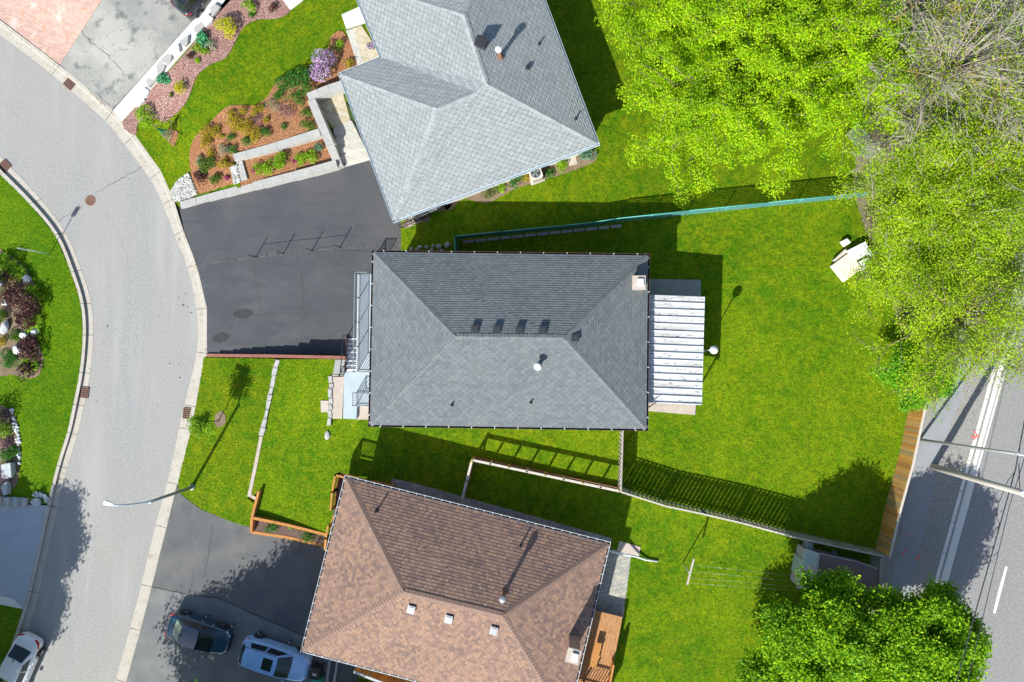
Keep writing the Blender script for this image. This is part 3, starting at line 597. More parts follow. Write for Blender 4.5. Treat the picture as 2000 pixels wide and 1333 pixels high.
# ---------------------------------------------------------------- houses
def clipz(poly, z, keep_above):
    out = []; n = len(poly)
    for i in range(n):
        a, b = poly[i], poly[(i + 1) % n]
        ia = (a.z >= z) if keep_above else (a.z <= z); ib = (b.z >= z) if keep_above else (b.z <= z)
        if ia: out.append(a)
        if ia != ib and abs(b.z - a.z) > 1e-9: out.append(a.lerp(b, (z - a.z) / (b.z - a.z)))
    return out
class House:
    def __init__(s, label, base, ze, zg, group=None):
        s.ze = ze; s.zg = zg; s.tris = []
        s.root = thing('house', base, label, 'house', group)
    def roof(s, faces, mat, expo=.145, lift=.022):
        "faces: (eave_a, eave_b, [polygon points]) world vectors; courses follow the contours"
        mb = MB()
        for ea, eb, poly in faces:
            ud = (eb - ea); ud.z = 0; ud.normalize()
            for k in range(1, len(poly) - 1):
                tri = [poly[0], poly[k], poly[k + 1]]; s.tris.append(tri)
                nrm = (tri[1] - tri[0]).cross(tri[2] - tri[0])
                if nrm.length < 1e-6: continue
                nrm.normalize()
                if nrm.z < 0: nrm = -nrm
                sl = math.sqrt(1 - nrm.z ** 2); dz = expo * sl
                z0 = min(p.z for p in tri); z1 = max(p.z for p in tri)
                i0 = int(math.floor((z0 - s.ze) / dz + 1e-6)); i1 = int(math.ceil((z1 - s.ze) / dz))
                for i in range(i0, i1):
                    a, b = s.ze + i * dz, s.ze + (i + 1) * dz
                    q = clipz(clipz(tri, a, True), b, False) if False else clipz(tri, a, True)
                    if len(q) > 2: q = clipz(q, b, False)
                    if len(q) < 3: continue
                    lo = min(p.z for p in q)
                    up = [p + nrm * (lift * (1 - (p.z - a) / dz) + .004) for p in q]
                    uv = [(p.dot(ud), (p.z - s.ze) / sl) for p in q]
                    if (up[1] - up[0]).cross(up[2] - up[0]).z < 0: up, uv, q2 = up[::-1], uv[::-1], q[::-1]
                    else: q2 = q
                    mb.face(up, 0, uv)
                    n = len(q2)
                    for j in range(n):
                        p, r = q2[j], q2[(j + 1) % n]
                        if abs(p.z - a) < 1e-5 and abs(r.z - a) < 1e-5:
                            P0, P1 = up[j], up[(j + 1) % n]
                            mb.face([P0, P1, r - nrm * .01, p - nrm * .01], 1)
        s.roofobj = mb.build('roof', [mat, 'crack'], s.root)
    def onroof(s, px, py):
        o = Vector((0, 0, CAMH)); d = P(px, py, 0) - o; best = None
        from mathutils.geometry import intersect_ray_tri
        for t in s.tris:
            h = intersect_ray_tri(t[0], t[1], t[2], d, o, True)
            if h and (best is None or h.z > best.z): best = h
        return best if best else P(px, py, s.ze)
    def caps(s, lines, mat, w=.16, step=.2, th=.014):
        mb = MB()
        for a, b in lines:
            d = b - a; L = d.length; d.normalize(); x = d.cross(Vector((0, 0, 1))).normalized(); n = int(L / step)
            for i in range(n):
                p = a + d * (i * L / n); q = a + d * ((i + 1.25) * L / n); up = Vector((0, 0, 1)); ww = w * rnd.uniform(.94, 1.06)
                h0 = th * 2.4 + rnd.uniform(0, .006); h1 = th * 1.2; dn = ww * .34
                c0, c1 = p + up * h1, q + up * h0
                l0, l1 = p + x * ww - up * (dn - h1), q + x * ww - up * (dn - h0)
                r0, r1 = p - x * ww - up * (dn - h1), q - x * ww - up * (dn - h0)
                mb.face([c0, c1, l1, l0]); mb.face([c1, c0, r0, r1]); mb.face([l1, c1, c1 - up * .03, l1 - up * .03]); mb.face([c1, r1, r1 - up * .03, c1 - up * .03])
                mb.face([l0, l1, l1 - up * .03, l0 - up * .03]); mb.face([r1, r0, r0 - up * .03, r1 - up * .03])
        # islands get slightly different tones through the material's noise
        tag(mb.build('ridge_cap', mat, s.roofobj), None)
    def gutter(s, ring, col, tick, every, wdt=.13, inner='trough_shade_litter'):
        "ring of eave corners; trough outside every edge"
        n = len(ring); mb = MB(); tk = 0
        c = sum((p for p in ring), Vector()) / n
        area = sum(ring[i].x * ring[(i + 1) % n].y - ring[(i + 1) % n].x * ring[i].y for i in range(n)); sg = 1 if area > 0 else -1
        off = []
        for i in range(n):
            p0, p1, p2 = ring[i - 1], ring[i], ring[(i + 1) % n]
            d1 = (p1 - p0).normalized(); d2 = (p2 - p1).normalized()
            n1 = Vector((d1.y, -d1.x, 0)) * sg; n2 = Vector((d2.y, -d2.x, 0)) * sg
            m = (n1 + n2); m = m / max(.3, m.dot(n1)) if m.length > 1e-6 else n1; off.append(m)
        dn = Vector((0, 0, 1))
        for i in range(n):
            j = (i + 1) % n; a, b = ring[i], ring[j]; A, B = off[i], off[j]
            z = -.035
            pts = lambda k: [a + A * (-.02) + dn * (z), a + A * .0 + dn * (z - .11), a + A * wdt + dn * (z - .11), a + A * wdt + dn * z, a + A * (wdt + .018) + dn * z, a + A * (wdt + .018) + dn * (z - .13), a - A * .03 + dn * (z - .13)] if k == 0 else \
                [b + B * (-.02) + dn * (z), b + B * .0 + dn * (z - .11), b + B * wdt + dn * (z - .11), b + B * wdt + dn * z, b + B * (wdt + .018) + dn * z, b + B * (wdt + .018) + dn * (z - .13), b - B * .03 + dn * (z - .13)]
            p, q = pts(0), pts(1)
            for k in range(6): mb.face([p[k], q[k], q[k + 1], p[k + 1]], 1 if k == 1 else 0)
            L = (b - a).length
            if every:
                m = int(L / every); d = (b - a).normalized()
                for t in range(1, m + 1):
                    r = a + (b - a) * (t - .5) / m; o_ = (A + (B - A) * (t - .5) / m)
                    mb.beam(r + dn * (z + .006), r + o_ * (wdt + .02) + dn * (z + .006), .035, .01, 2)
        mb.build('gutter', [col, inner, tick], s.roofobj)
        # soffit
        sb = MB(); inn = [ring[i] - off[i] * .55 for i in range(n)]
        for i in range(n):
            j = (i + 1) % n
            sb.face([ring[i] - dn * .15, ring[j] - dn * .15, inn[j] - dn * .15, inn[i] - dn * .15])
        sb.build('soffit', 'white_metal', s.roofobj)
        return inn
    def walls(s, inn, mat, z1):
        mb = MB(); mb.prism([(p.x, p.y) for p in inn], s.zg - .9, z1 - .14); s.wall = mb.build('wall', mat, s.root)
        n = len(inn)
        for i in range(n):
            a, b = inn[i].copy(), inn[(i + 1) % n].copy(); L = (b - a).length
            if L < 3.5: continue
            d = (b - a).normalized(); nn = Vector((d.y, -d.x, 0)); c = sum((p for p in inn), Vector()) / n
            if nn.dot((a + b) / 2 - c) < 0: nn = -nn
            m = int(L / 3.6)
            for k in range(m):
                r = a.lerp(b, (k + .5) / m); r.z = s.zg + (z1 - s.zg) * .56
                fr = MB(); t = Vector((0, 0, 1))
                for sx, sz, w_, h_ in ((0, .55, 1.3, .07), (0, -.55, 1.3, .07), (-.62, 0, .07, 1.03), (.62, 0, .07, 1.03), (0, 0, .05, 1.03)):
                    cc = r + d * sx + t * sz + nn * .03; fr.beam(cc - d * w_ / 2, cc + d * w_ / 2, .06, h_)
                f = fr.build('window', 'white_metal', s.root)
                pn = MB(); cc = r + nn * .012; pn.beam(cc - d * .59, cc + d * .59, .014, 1.03); pn.build('pane', 'window_glass', f)
surf('trough_shade_litter', [(.05, .055, .06), (9, .5, .65, (.12, .09, .05), 4)], .9)  # dark base puts the trough's inner shade into the colour; brown flecks are litter

def V(px, py, z): return P(px, py, z)
def boxvent(h, px, py, rz, w=.38, hh=.2, mat='dark_metal', top=None, label=None):
    p = h.onroof(px, py); mb = MB()
    mb.box((p.x, p.y, p.z + hh * .35), (w, w, hh * .9), rz); 
    ca, sa = math.cos(rz), math.sin(rz); W = w / 2
    pl = [(p.x + x * ca - y * sa, p.y + x * sa + y * ca) for x, y in ((-W * 1.2, -W * 1.2), (W * 1.2, -W * 1.2), (W * 1.2, W * 1.2), (-W * 1.2, W * 1.2))]
    z = p.z + hh * .8; mb.prism(pl, [z] * 4, [z + .035] * 4, 1)
    pl = [(p.x + x * ca - y * sa, p.y + x * sa + y * ca) for x, y in ((-W * .8, -W * .8), (W * .8, -W * .8), (W * .8, W * .8), (-W * .8, W * .8))]
    mb.prism(pl, [z + .035] * 4, [z + .06] * 4, 1)
    fl = MB()
    mb.build('roof_vent', [mat, top or mat], h.root)
def flue(h, px, py, height, r, mat='white_metal', base='galvanised', capm=None, flash='orange_rust'):
    b = h.onroof(px, py); mb = MB()
    mb.lathe(b, [(r * 1.9, -.05), (r * 1.9, .03), (r * 1.2, .1), (r, .12), (r, height * .8)], 18)
    f = mb.build('flue', base, h.root)
    cp = MB(); cp.lathe(b, [(r * 1.05, height * .78), (r * 1.7, height * .84), (r * 1.75, height * .95), (r * 1.1, height), (r * .3, height * 1.02)], 20)
    cp.build('flue_cap', capm or mat, f)
def vpipe(h, px, py, height=.3, r=.045):
    b = h.onroof(px, py); mb = MB()
    mb.lathe(b, [(r * 2.2, -.04), (r * 2.2, .02), (r * 1.4, .07), (r, .1), (r, height), (r * .7, height), (r * .7, height - .1)], 12)
    mb.build('vent_pipe', 'black_plastic', h.root)

# grey-roofed house, north
ze = YD + 3.1; zr = ze + 1.95; zg_ = zr - .12
Hn = House('pale grey L-shaped shingle roofed house beside the front flower garden', tuple(P(930, 200, YD)), ze, YD)
A_, B_, C_, D_, E_, F_ = V(684, -38, ze), V(1003, -158, ze), V(1167, 281, ze), V(770, 431, ze), V(664, 145, ze), V(745, 113, ze)
R1, R2, G_, J_ = V(906, 29, zr), V(950, 164, zr), V(853, 213, zg_), V(930, 181, zg_)
Hn.roof([(A_, F_, [F_, J_, R2, R1, A_]), (A_, B_, [A_, R1, B_]), (C_, B_, [B_, R1, R2, C_]), (D_, C_, [D_, C_, R2, J_, G_]), (D_, E_, [D_, G_, E_]), (E_, F_, [E_, G_, J_, F_])], 'shingle_pale')
Hn.caps([(A_, R1), (B_, R1), (R2, R1), (C_, R2), (J_, R2), (J_, G_), (D_, G_), (E_, G_)], 'cap_pale')
inn = Hn.gutter([A_, F_, E_, D_, C_, B_], 'pale_blue_metal', 'white_metal', 0, .10, 'white_metal')
Hn.walls(inn, 'siding', ze)
flue(Hn, 977, 112, 1.15, .11, capm='white_plastic', base='rust')
boxvent(Hn, 941, 88, -.35, .52, .55)
boxvent(Hn, 1031, 134, -.35, .2, .18)
vpipe(Hn, 1053, 87); vpipe(Hn, 1124, 233)

# slate-roofed house, middle
ze = YD + 3.2; zr = ze + 1.95
Hm = House('dark slate shingle hip roofed house with white ribbed patio cover behind', tuple(P(995, 660, YD)), ze, YD)
A_, B_, C_, D_ = V(730, 493, ze), V(1265, 500, ze), V(1262, 838, ze), V(723, 830, ze)
R1, R2 = V(889, 657.5, zr), V(1101, 660, zr)
Hm.roof([(A_, B_, [A_, R1, R2, B_]), (B_, C_, [B_, R2, C_]), (D_, C_, [C_, R2, R1, D_]), (A_, D_, [D_, R1, A_])], 'shingle_slate')
Hm.caps([(A_, R1), (D_, R1), (B_, R2), (C_, R2), (R1, R2)], 'cap_slate', .17)
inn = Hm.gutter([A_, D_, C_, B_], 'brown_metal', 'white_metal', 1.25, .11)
Hm.walls(inn, 'brick_wall', ze)
for x, y in ((928, 643), (971, 643.5), (1015, 644.5), (1060, 645)): boxvent(Hm, x, y, 0, .36, .10)
boxvent(Hm, 1123, 660, 0, .34, .10)
flue(Hm, 1051, 716, .75, .12, capm='white_plastic', base='tan_plastic')
vpipe(Hm, 883, 791); vpipe(Hm, 1037, 786)
def chimney(h, px, py, w, d, rz, z1, mat, crown, cover):
    b = P(px, py, z1); b.z = 0; mb = MB(); 
    mb.box((b.x, b.y, (h.zg + z1) / 2), (w, d, z1 - h.zg), rz); ch = mb.build('chimney', mat, h.root)
    c = MB(); c.box((b.x, b.y, z1 + .05), (w + .12, d + .12, .1), rz); c.build('chimney_crown', crown, ch)
    c = MB(); o = Vector((math.cos(rz) * w * .12, math.sin(rz) * w * .12)); c.box((b.x + o.x, b.y + o.y, z1 + .19), (w * .55, d * .6, .06), rz)
    for sx in (-1, 1):
        for sy in (-1, 1): c.box((b.x + o.x + sx * w * .2, b.y + o.y + sy * d * .22, z1 + .13), (.03, .03, .1), rz)
    c.build('chimney_cover', cover, ch)
chimney(Hm, 1247.5, 553, .62, .68, 0, ze + .75, 'tan_brick', 'concrete_tan', 'white_metal')

# brown-roofed house, south
ze = YD + 2.5; zr = ze + 2.0
Hs = House('brown shingle hip roofed house with cedar decks around it', tuple(P(900, 1150, YD)), ze, YD)
A_, B_, C_, D_ = V(676, 934, ze), V(1188, 1063, ze), V(1106.5, 1406, ze), V(591, 1271, ze)
R1, R2 = V(788, 1156, zr), V(982, 1203, zr)
Hs.roof([(A_, B_, [A_, R1, R2, B_]), (B_, C_, [B_, R2, C_]), (D_, C_, [C_, R2, R1, D_]), (A_, D_, [D_, R1, A_])], 'shingle_brown', .19, .014)
Hs.caps([(A_, R1), (D_, R1), (B_, R2), (C_, R2), (R1, R2)], 'cap_brown', .19)
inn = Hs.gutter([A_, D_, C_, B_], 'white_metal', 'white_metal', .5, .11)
Hs.walls(inn, 'brick_wall', ze)
for x, y in ((804, 1189), (877, 1208), (965, 1230)): boxvent(Hs, x, y, -.25, .36, .24, 'dark_metal', 'galvanised')
flue(Hs, 985, 1158, 1.25, .11, base='rust', capm='galvanised')
vpipe(Hs, 736, 998, .42, .055); vpipe(Hs, 1017, 1066, .4, .045)
chimney(Hs, 1119.5, 1281, .62, .68, -.25, ze + 2.3, 'brick_wall', 'concrete_tan', 'white_metal')

# ---------------------------------------------------------------- foliage helpers
def leaf_arrays(P_, size, up=.7, shape=.62):
    n = len(P_); nr = rng.normal(size=(n, 3)); nr[:, 2] = np.abs(nr[:, 2]) + up; nr /= np.linalg.norm(nr, axis=1, keepdims=True)
    t = rng.normal(size=(n, 3)); t -= nr * (t * nr).sum(1, keepdims=True); t /= np.linalg.norm(t, axis=1, keepdims=True)
    s = np.cross(nr, t); a = (size * rng.uniform(.65, 1.25, (n, 1))) * .5
    v = np.empty((n, 4, 3)); fold = nr * a * .25
    v[:, 0] = P_ - t * a - fold; v[:, 1] = P_ - s * a * shape; v[:, 2] = P_ + t * a - fold; v[:, 3] = P_ + s * a * shape
    return v.reshape(-1, 3)
def leafmesh(name, pts, size, mat, parent=None, origin=(0, 0, 0), up=.7, shape=.62):
    pts = np.asarray(pts, float); v = leaf_arrays(pts - np.array(origin)[None, :], size, up, shape); n = len(pts)
    me = bpy.data.meshes.new(name); me.vertices.add(n * 4); me.vertices.foreach_set('co', v.ravel())
    me.loops.add(n * 4); me.loops.foreach_set('vertex_index', np.arange(n * 4, dtype=np.int32))
    me.polygons.add(n); me.polygons.foreach_set('loop_start', np.arange(0, n * 4, 4, dtype=np.int32))
    me.update(calc_edges=True); me.materials.append(M[mat])
    o = bpy.data.objects.new(name, me); COL.objects.link(o)
    if parent is not None: o.parent = parent
    else: o.location = origin
    return o
def dome_pts(c, rx, ry, rz, n, lobes=7, thick=.35):
    c = np.array(c, float); th = rng.uniform(0, 2 * np.pi, lobes); rr = rng.uniform(.25, .62, lobes)
    lc = np.stack([np.cos(th) * rr, np.sin(th) * rr, rng.uniform(.15, .55, lobes)], 1); lr = rng.uniform(.35, .52, lobes)
    lc[0] = (0, 0, .5); lr[0] = .52
    k = rng.integers(0, lobes, n); d = rng.normal(size=(n, 3)); d[:, 2] = np.abs(d[:, 2]) * 1.0 - .25
    d /= np.linalg.norm(d, axis=1, keepdims=True); rad = lr[k] * (1 - thick * rng.random(n) ** 1.6)
    p = lc[k] + d * rad[:, None]; p[:, 2] = np.maximum(p[:, 2], .02)
    return c + p * np.array([rx, ry, rz])
def shrub(px, py, rpx, mat, label, z=None, cat='shrub', size=.085, hgt=.95, name='shrub', group=None, dens=1.0, flower=None, up=.6, shape=.62):
    z = z if z is not None else (zN(px, py) + .04); r = rpx / 31 * 1.3; size *= .92; dens *= 1.5
    b = P(px, py, z + r * hgt * .45); b.z = z
    n = int(min(16000, max(260, dens * 2.6 * r * r / (size * size * .3))))
    pts = dome_pts((b.x, b.y, b.z), r, r, r * hgt * 1.05, n)
    if flower:
        t = thing(name, tuple(b), label, cat, group); k = rng.random(n) < flower[1]
        leafmesh('foliage', pts[~k], size, mat, t, tuple(b), up, shape)
        q = pts[k].copy(); q[:, 2] += .03; leafmesh('flowers', q, size * flower[2], flower[0], t, tuple(b), 1.0, .8)
        return t
    o = leafmesh(name, pts, size, mat, None, tuple(b), up, shape); return tag(o, label, cat, group)
def blades(px, py, rpx, mat, label, z=None, n=160, L=.5, name='grass_clump', cat='plant', group=None, wd=.035):
    z = z if z is not None else zN(px, py) + .04; b = P(px, py, z); R = rpx / 31; mb = MB()
    for i in range(n):
        a = rnd.uniform(0, 6.283); r0 = R * rnd.uniform(0, .75); x0, y0 = b.x + math.cos(a) * r0, b.y + math.sin(a) * r0
        a2 = a + rnd.uniform(-.9, .9); l = L * rnd.uniform(.6, 1.1); d = Vector((math.cos(a2), math.sin(a2), 0)); s = Vector((-d.y, d.x, 0)) * wd / 2
        p0 = Vector((x0, y0, z)); p1 = p0 + d * l * .35 + Vector((0, 0, l * .55)); p2 = p0 + d * l * .85 + Vector((0, 0, l * .45))
        mb.mesh([p0 - s, p0 + s, p1 + s, p1 - s, p2], [(0, 1, 2, 3), (3, 2, 4)])
    o = mb.build(name, mat, None, origin=tuple(b)); return tag(o, label, cat, group)
import bmesh
def rock(px, py, z, sx, sy, sz, mat, label, rz=0, group=None, name='rock', cat='rock', flat=False):
    b = P(px, py, z); bm = bmesh.new()
    for i in range(26):
        d = Vector((rnd.gauss(0, 1), rnd.gauss(0, 1), rnd.gauss(0, 1))).normalized()
        if flat: d = Vector((max(-1, min(1, d.x * 1.6)), max(-1, min(1, d.y * 1.6)), 1 if d.z > 0 else -1))
        q = Vector((d.x * sx * rnd.uniform(.85, 1), d.y * sy * rnd.uniform(.85, 1), d.z * sz * rnd.uniform(.9, 1)))
        c, s = math.cos(rz), math.sin(rz); bm.verts.new((q.x * c - q.y * s, q.x * s + q.y * c, q.z + sz * .55))
    bmesh.ops.remove_doubles(bm, verts=bm.verts, dist=min(sx, sy, sz) * .3)
    r = bmesh.ops.convex_hull(bm, input=bm.verts)
    bmesh.ops.delete(bm, geom=[g for g in r['geom_interior'] if isinstance(g, bmesh.types.BMVert)], context='VERTS')
    bmesh.ops.bevel(bm, geom=bm.edges[:], offset=min(sx, sy, sz) * .08, segments=1, affect='EDGES', clamp_overlap=True)
    me = bpy.data.meshes.new(name); bm.to_mesh(me); bm.free(); me.materials.append(M[mat])
    o = bpy.data.objects.new(name, me); COL.objects.link(o); o.location = b
    return tag(o, label, cat, group)

# ---------------------------------------------------------------- walls
def blockwall(name, path, width, ztop, zbase, blk, mat, label, cat='wall', jit=.012, gap=.012, wj=.0, steps=None):
    "path in px (top centre line); ztop(t) with t 0..1"
    zt = ztop if callable(ztop) else (lambda t: ztop)
    Ls = [0]
    for a, b in zip(path, path[1:]): Ls.append(Ls[-1] + math.hypot(b[0] - a[0], b[1] - a[1]))
    tot = Ls[-1]; n = max(1, round(tot / 31 / blk)); mb = MB()
    def at(t):
        s = t * tot
        for i in range(len(path) - 1):
            if s <= Ls[i + 1] + 1e-6:
                u = (s - Ls[i]) / (Ls[i + 1] - Ls[i]); return (path[i][0] + (path[i + 1][0] - path[i][0]) * u, path[i][1] + (path[i + 1][1] - path[i][1]) * u)
        return path[-1]
    cuts = [i / n + (rnd.uniform(-.25, .25) / n if 0 < i < n else 0) for i in range(n + 1)]
    for i in range(n):
        tm = (cuts[i] + cuts[i + 1]) / 2; z = zt(tm) + rnd.uniform(-jit, jit); a, b = P(*at(cuts[i]), z), P(*at(cuts[i + 1]), z)
        d = (b - a).normalized(); a += d * gap / 2; b -= d * gap / 2; s = Vector((-d.y, d.x, 0)); w1, w2 = width / 2 + rnd.uniform(-wj, wj), width / 2 + rnd.uniform(-wj, wj)
        w3, w4 = width / 2 + rnd.uniform(-wj, wj), width / 2 + rnd.uniform(-wj, wj)
        mb.prism([(a - s * w1).to_2d(), (b - s * w2).to_2d(), (b + s * w3).to_2d(), (a + s * w4).to_2d()], zbase, z)
    m = path[len(path) // 2]; o = mb.build(name, mat, origin=tuple(P(m[0], m[1], zbase))); return tag(o, label, cat)
def stepped(a, b, n): return lambda t: a + (b - a) * math.floor(t * n + 1e-6) / max(1, n - 1)

blockwall('retaining_wall', [(352, 401), (420, 382), (500, 361), (600, 335), (657, 319)], .44, stepped(.34, 1.0, 7), .02, .95, 'block', 'stepped pale block retaining wall along the north edge of the dark driveway')
blockwall('retaining_wall', [(456, 308), (520, 291), (624, 258)], .46, stepped(.98, 1.22, 5), .3, .95, 'block', 'block wall between the orange mulch bed and the narrow planter with lime shrubs')
blockwall('retaining_wall', [(608, 196), (630, 248), (644, 282)], .5, 1.82, .3, .8, 'block', 'tall block wall on the west side of the tan paved patio')
blockwall('retaining_wall', [(644, 282), (662, 326)], .5, stepped(1.4, .8, 4), .1, .42, 'block', 'block wall stepping down beside the garden stairs')
blockwall('retaining_wall', [(601, 190), (640, 174), (668, 165)], .5, 1.8, .6, .8, 'block', 'block wall closing the north end of the tan paved patio')
blockwall('planter_edge', [(467, 316), (477, 352)], .42, .74, .3, 1.2, 'block', 'short flat block edge between white pebbles and the planter')
mb = MB(); Lp = [(650, 250), (654, 266), (659, 283), (664, 300), (669, 318)]; Rp = [(686, 236), (696, 252), (705, 270), (714, 289), (723, 307)]
for i in range(4):
    z = .98 - i * .16; pl = [P(*Lp[i], z), P(*Rp[i], z), P(*Rp[i + 1], z), P(*Lp[i + 1], z)]; mb.prism([p.to_2d() for p in pl], .05, z)
pl = [P(669, 318.5, .3), P(723, 307.5, .3), P(726, 312, .3), P(671, 327, .3)]; mb.prism([p.to_2d() for p in pl], .05, .3)
tag(mb.build('garden_stairs', 'slab_paver', origin=tuple(P(690, 280, .1))), 'pale stone slab stairs from tan patio down to the dark driveway', 'stairs')
blockwall('stone_wall', [(542, 703), (534, 740), (524, 790), (514, 835), (510, 852)], .26, .74, -.05, .55, 'rock_grey', 'rough grey stone wall across the front lawn of the middle house', jit=.03, gap=.03, wj=.06)
blockwall('stone_wall', [(510, 853), (500, 905), (486, 971)], .22, .66, -.05, 2.2, 'concrete_tan', 'smooth pale strip wall continuing the rough stone wall southward', jit=.002, wj=.006)
blockwall('stone_wall', [(486, 967), (500, 975)], .2, .62, -.05, .5, 'concrete_tan', 'short pale stub wall beside the cedar edging', jit=.002)
blockwall('stone_wall', [(646, 735), (645, 790), (643, 832)], .24, 1.13, .5, .42, 'rock_grey', 'thin grey rock edging beside the tan front walk', jit=.03, gap=.04, wj=.06)
rock(641, 850, .85, .22, .36, .18, 'rock_grey', 'grey boulder ending the rock edging on the front lawn')
hs = [(0, .1), (.06, .22), (.12, .30), (.2, .38), (.28, .45), (.36, .52), (.44, .55), (.5, .6), (.58, .78), (.66, .98), (.75, 1.02), (.85, 1.05), (1, 1.08)]
blockwall('timber_wall', [(404, 694.5), (540, 696), (674, 699)], .2, lambda t: .14 + [h for u, h in hs if u <= t][-1], .0, .62, 'red_timber', 'long reddish timber retaining wall between dark driveway and front lawn', jit=.0, gap=.004)

# ---------------------------------------------------------------- railings
def railing(pts, h, mat, root=None, bal=.12, post=1.4, r=.018, base=.08, name='railing', label=None, cat='railing', top='top_rail', prail=.03, sub=True, square=False):
    "pts: world points on the floor; makes rails, posts and balusters"
    own = root is None
    t = root or thing(name, tuple(pts[0]), label, cat)
    up = Vector((0, 0, 1)); tr = MB(); lr = MB(); po = MB(); ba = MB()
    for a, b in zip(pts, pts[1:]):
        d = b - a; L = d.length
        tr.beam(a + up * h, b + up * h, prail * 1.6, prail); lr.beam(a + up * base, b + up * base, prail, prail)
        n = max(1, round(L / post))
        for i in range(n + 1): p = a.lerp(b, i / n); po.beam(p, p + up * (h + .04), prail * 1.5, prail * 1.5)
        m = int(L / bal)
        for i in range(1, m): p = a.lerp(b, i / m); ba.beam(p + up * base, p + up * h, r, r)
    tr.build(top, mat, t); lr.build('bottom_rail', mat, t); po.build('post', mat, t)
    if bal < 5: ba.build('baluster', mat, t)
    return t
# balcony, porch and stairs of the middle house
zb = 1.38
t = thing('balcony', tuple(P(712, 630, .2)), 'pale blue front balcony with thin dark railing above the driveway', 'balcony')
pl = [P(700, 534, zb), P(728, 534, zb), P(726, 727, zb), P(697, 727, zb)]
mb = MB(); mb.prism([p.to_2d() for p in pl], zb - .16, zb); mb.build('deck', 'painted_porch', t)
mb = MB(); mb.prism([p.to_2d() for p in [P(699, 533, zb), P(701, 533, zb), P(698, 727.5, zb), P(696, 727.5, zb)]], zb - .2, zb + .05); mb.build('edge_trim', 'white_metal', t)
mb = MB()
for y in (560, 630, 700): q = P(701, y, zb - .16); mb.box((q.x + .05, q.y, zb / 2), (.12, .12, zb - .16))
mb.build('support_post', 'white_metal', t)
railing([P(724, 536, zb), P(702, 536, zb), P(699, 725, zb), P(723, 725, zb)], 1.0, 'grey_metal', t, .13, 1.5, .028)
mb = MB(); mb.prism([p.to_2d() for p in [P(672, 727, 1.3), P(726, 728, 1.3), P(726, 794, 1.3), P(697, 794, 1.3), P(696, 819, 1.3), P(670, 818, 1.3)]], .3, 1.3)
tag(mb.build('front_porch', 'painted_porch', origin=tuple(P(690, 770, 1.0))), 'flat pale blue painted porch slab at the front of the middle house', 'porch')
t = thing('stairs', tuple(P(686, 690, .2)), 'white front stairs with dark gaps beside the pale blue balcony', 'stairs')
for i in range(8):
    y0 = 727 - i * 8.6; z = 1.27 - i * .14
    mb = MB(); mb.prism([p.to_2d() for p in [P(676, y0 - 5.6, z), P(698, y0 - 5.6, z), P(698, y0, z), P(676, y0, z)]], z - .04, z); mb.build('tread', 'white_metal', t)
    mb = MB(); mb.prism([p.to_2d() for p in [P(677, y0 - 8.4, z), P(697, y0 - 8.4, z), P(697, y0 - .2, z), P(677, y0 - .2, z)]], .05, z - .05); mb.build('riser', 'concrete_grey', t)
mb = MB(); mb.beam(P(674, 727, 1.2), P(678, 656, .2), .07, .24); mb.beam(P(699, 727, 1.2), P(700, 656, .2), .05, .2); mb.build('stringer', 'red_timber', t)
railing([P(674, 727, 1.3), P(678, 657, .3)], .9, 'dark_metal', t, 9, 1.3, .016)
railing([P(724, 767, 1.3), P(697, 767, 1.3), P(697, 791, 1.3), P(724, 791, 1.3)], .9, 'grey_metal', None, .13, 1.0, .02, label='small three-sided dark railing on the blue porch slab')
railing([P(661, 735, YD + .05), P(672, 735, YD + .05), P(674, 716, YD + .05)], .9, 'dark_metal', None, .3, 1.0, .016, label='short black handrail where the front walk meets the stairs')
# porch railing, north house
railing([P(700, 206, 1.02), P(686, 212, 1.02), P(696, 245, 1.02), P(726, 306, .36)], .95, 'dark_metal', None, .13, 1.2, .018, label='black porch railing sloping down the garden stairs under the grey eave')
# side railing between the driveway and yard
railing([P(786, 446, YD), P(842, 421, YD)], 1.0, 'dark_metal', None, .11, 1.0, .02, label='black side railing under the corner of the grey roof')
mb = MB(); mb.tube([P(812, 426, YD + .5), P(841, 414, YD + .5), P(854, 408, YD + .5)], .075, 10)
tag(mb.build('drain_pipe', 'white_metal', origin=tuple(P(833, 417, YD))), 'white pipe lying under the south eave of the grey roof', 'pipe')
mb = MB(); mb.tube([P(854, 408, YD + .45), P(866, 402, YD + .45)], .08, 10)
tag(mb.build('hose_roll', 'black_plastic', origin=tuple(P(860, 405, YD))), 'black rolled hose beyond the end of the white pipe', 'hose')
# rail barrier on the driveway
t = thing('barrier', tuple(P(582, 494, .2)), 'low black four-post barrier crossing the dark driveway', 'barrier')
tops = []
for x, y in ((500, 503), (553.5, 496), (609, 490.5), (664, 484)):
    b = P(x, y, zD(x, y)); mb = MB(); mb.tube([b, b + Vector((0, 0, 1.15))], .03, 8); mb.lathe(b, [(.08, 0), (.08, .02), (.03, .03)], 10); mb.build('post', 'dark_metal', t); tops.append(b + Vector((0, 0, .74)))
mb = MB(); mb.tube(tops, .014, 6); mb.build('rail', 'dark_metal', t)
for k, (x, y) in enumerate(((409, 1201), (459, 1218), (511, 1233), (570, 1250))):
    b = P(x, y, zBD(x, y)); mb = MB(); mb.tube([b, b + Vector((0, 0, .42))], .035, 8); mb.lathe(b + Vector((0, 0, .42)), [(.036, 0), (.04, .02), (.0, .05)], 8, 1)
    o = mb.build('marker_post', ['black_plastic', 'white_plastic'], origin=tuple(b))
    tag(o, ['short driveway post beside the dark car, westernmost of the four posts', 'short driveway post between the dark car and the blue one, second from the west', 'short driveway post north of the blue car wheel, third from the west', 'short driveway post nearest the brown roof'][k], 'post', 'short posts dividing the south driveways')

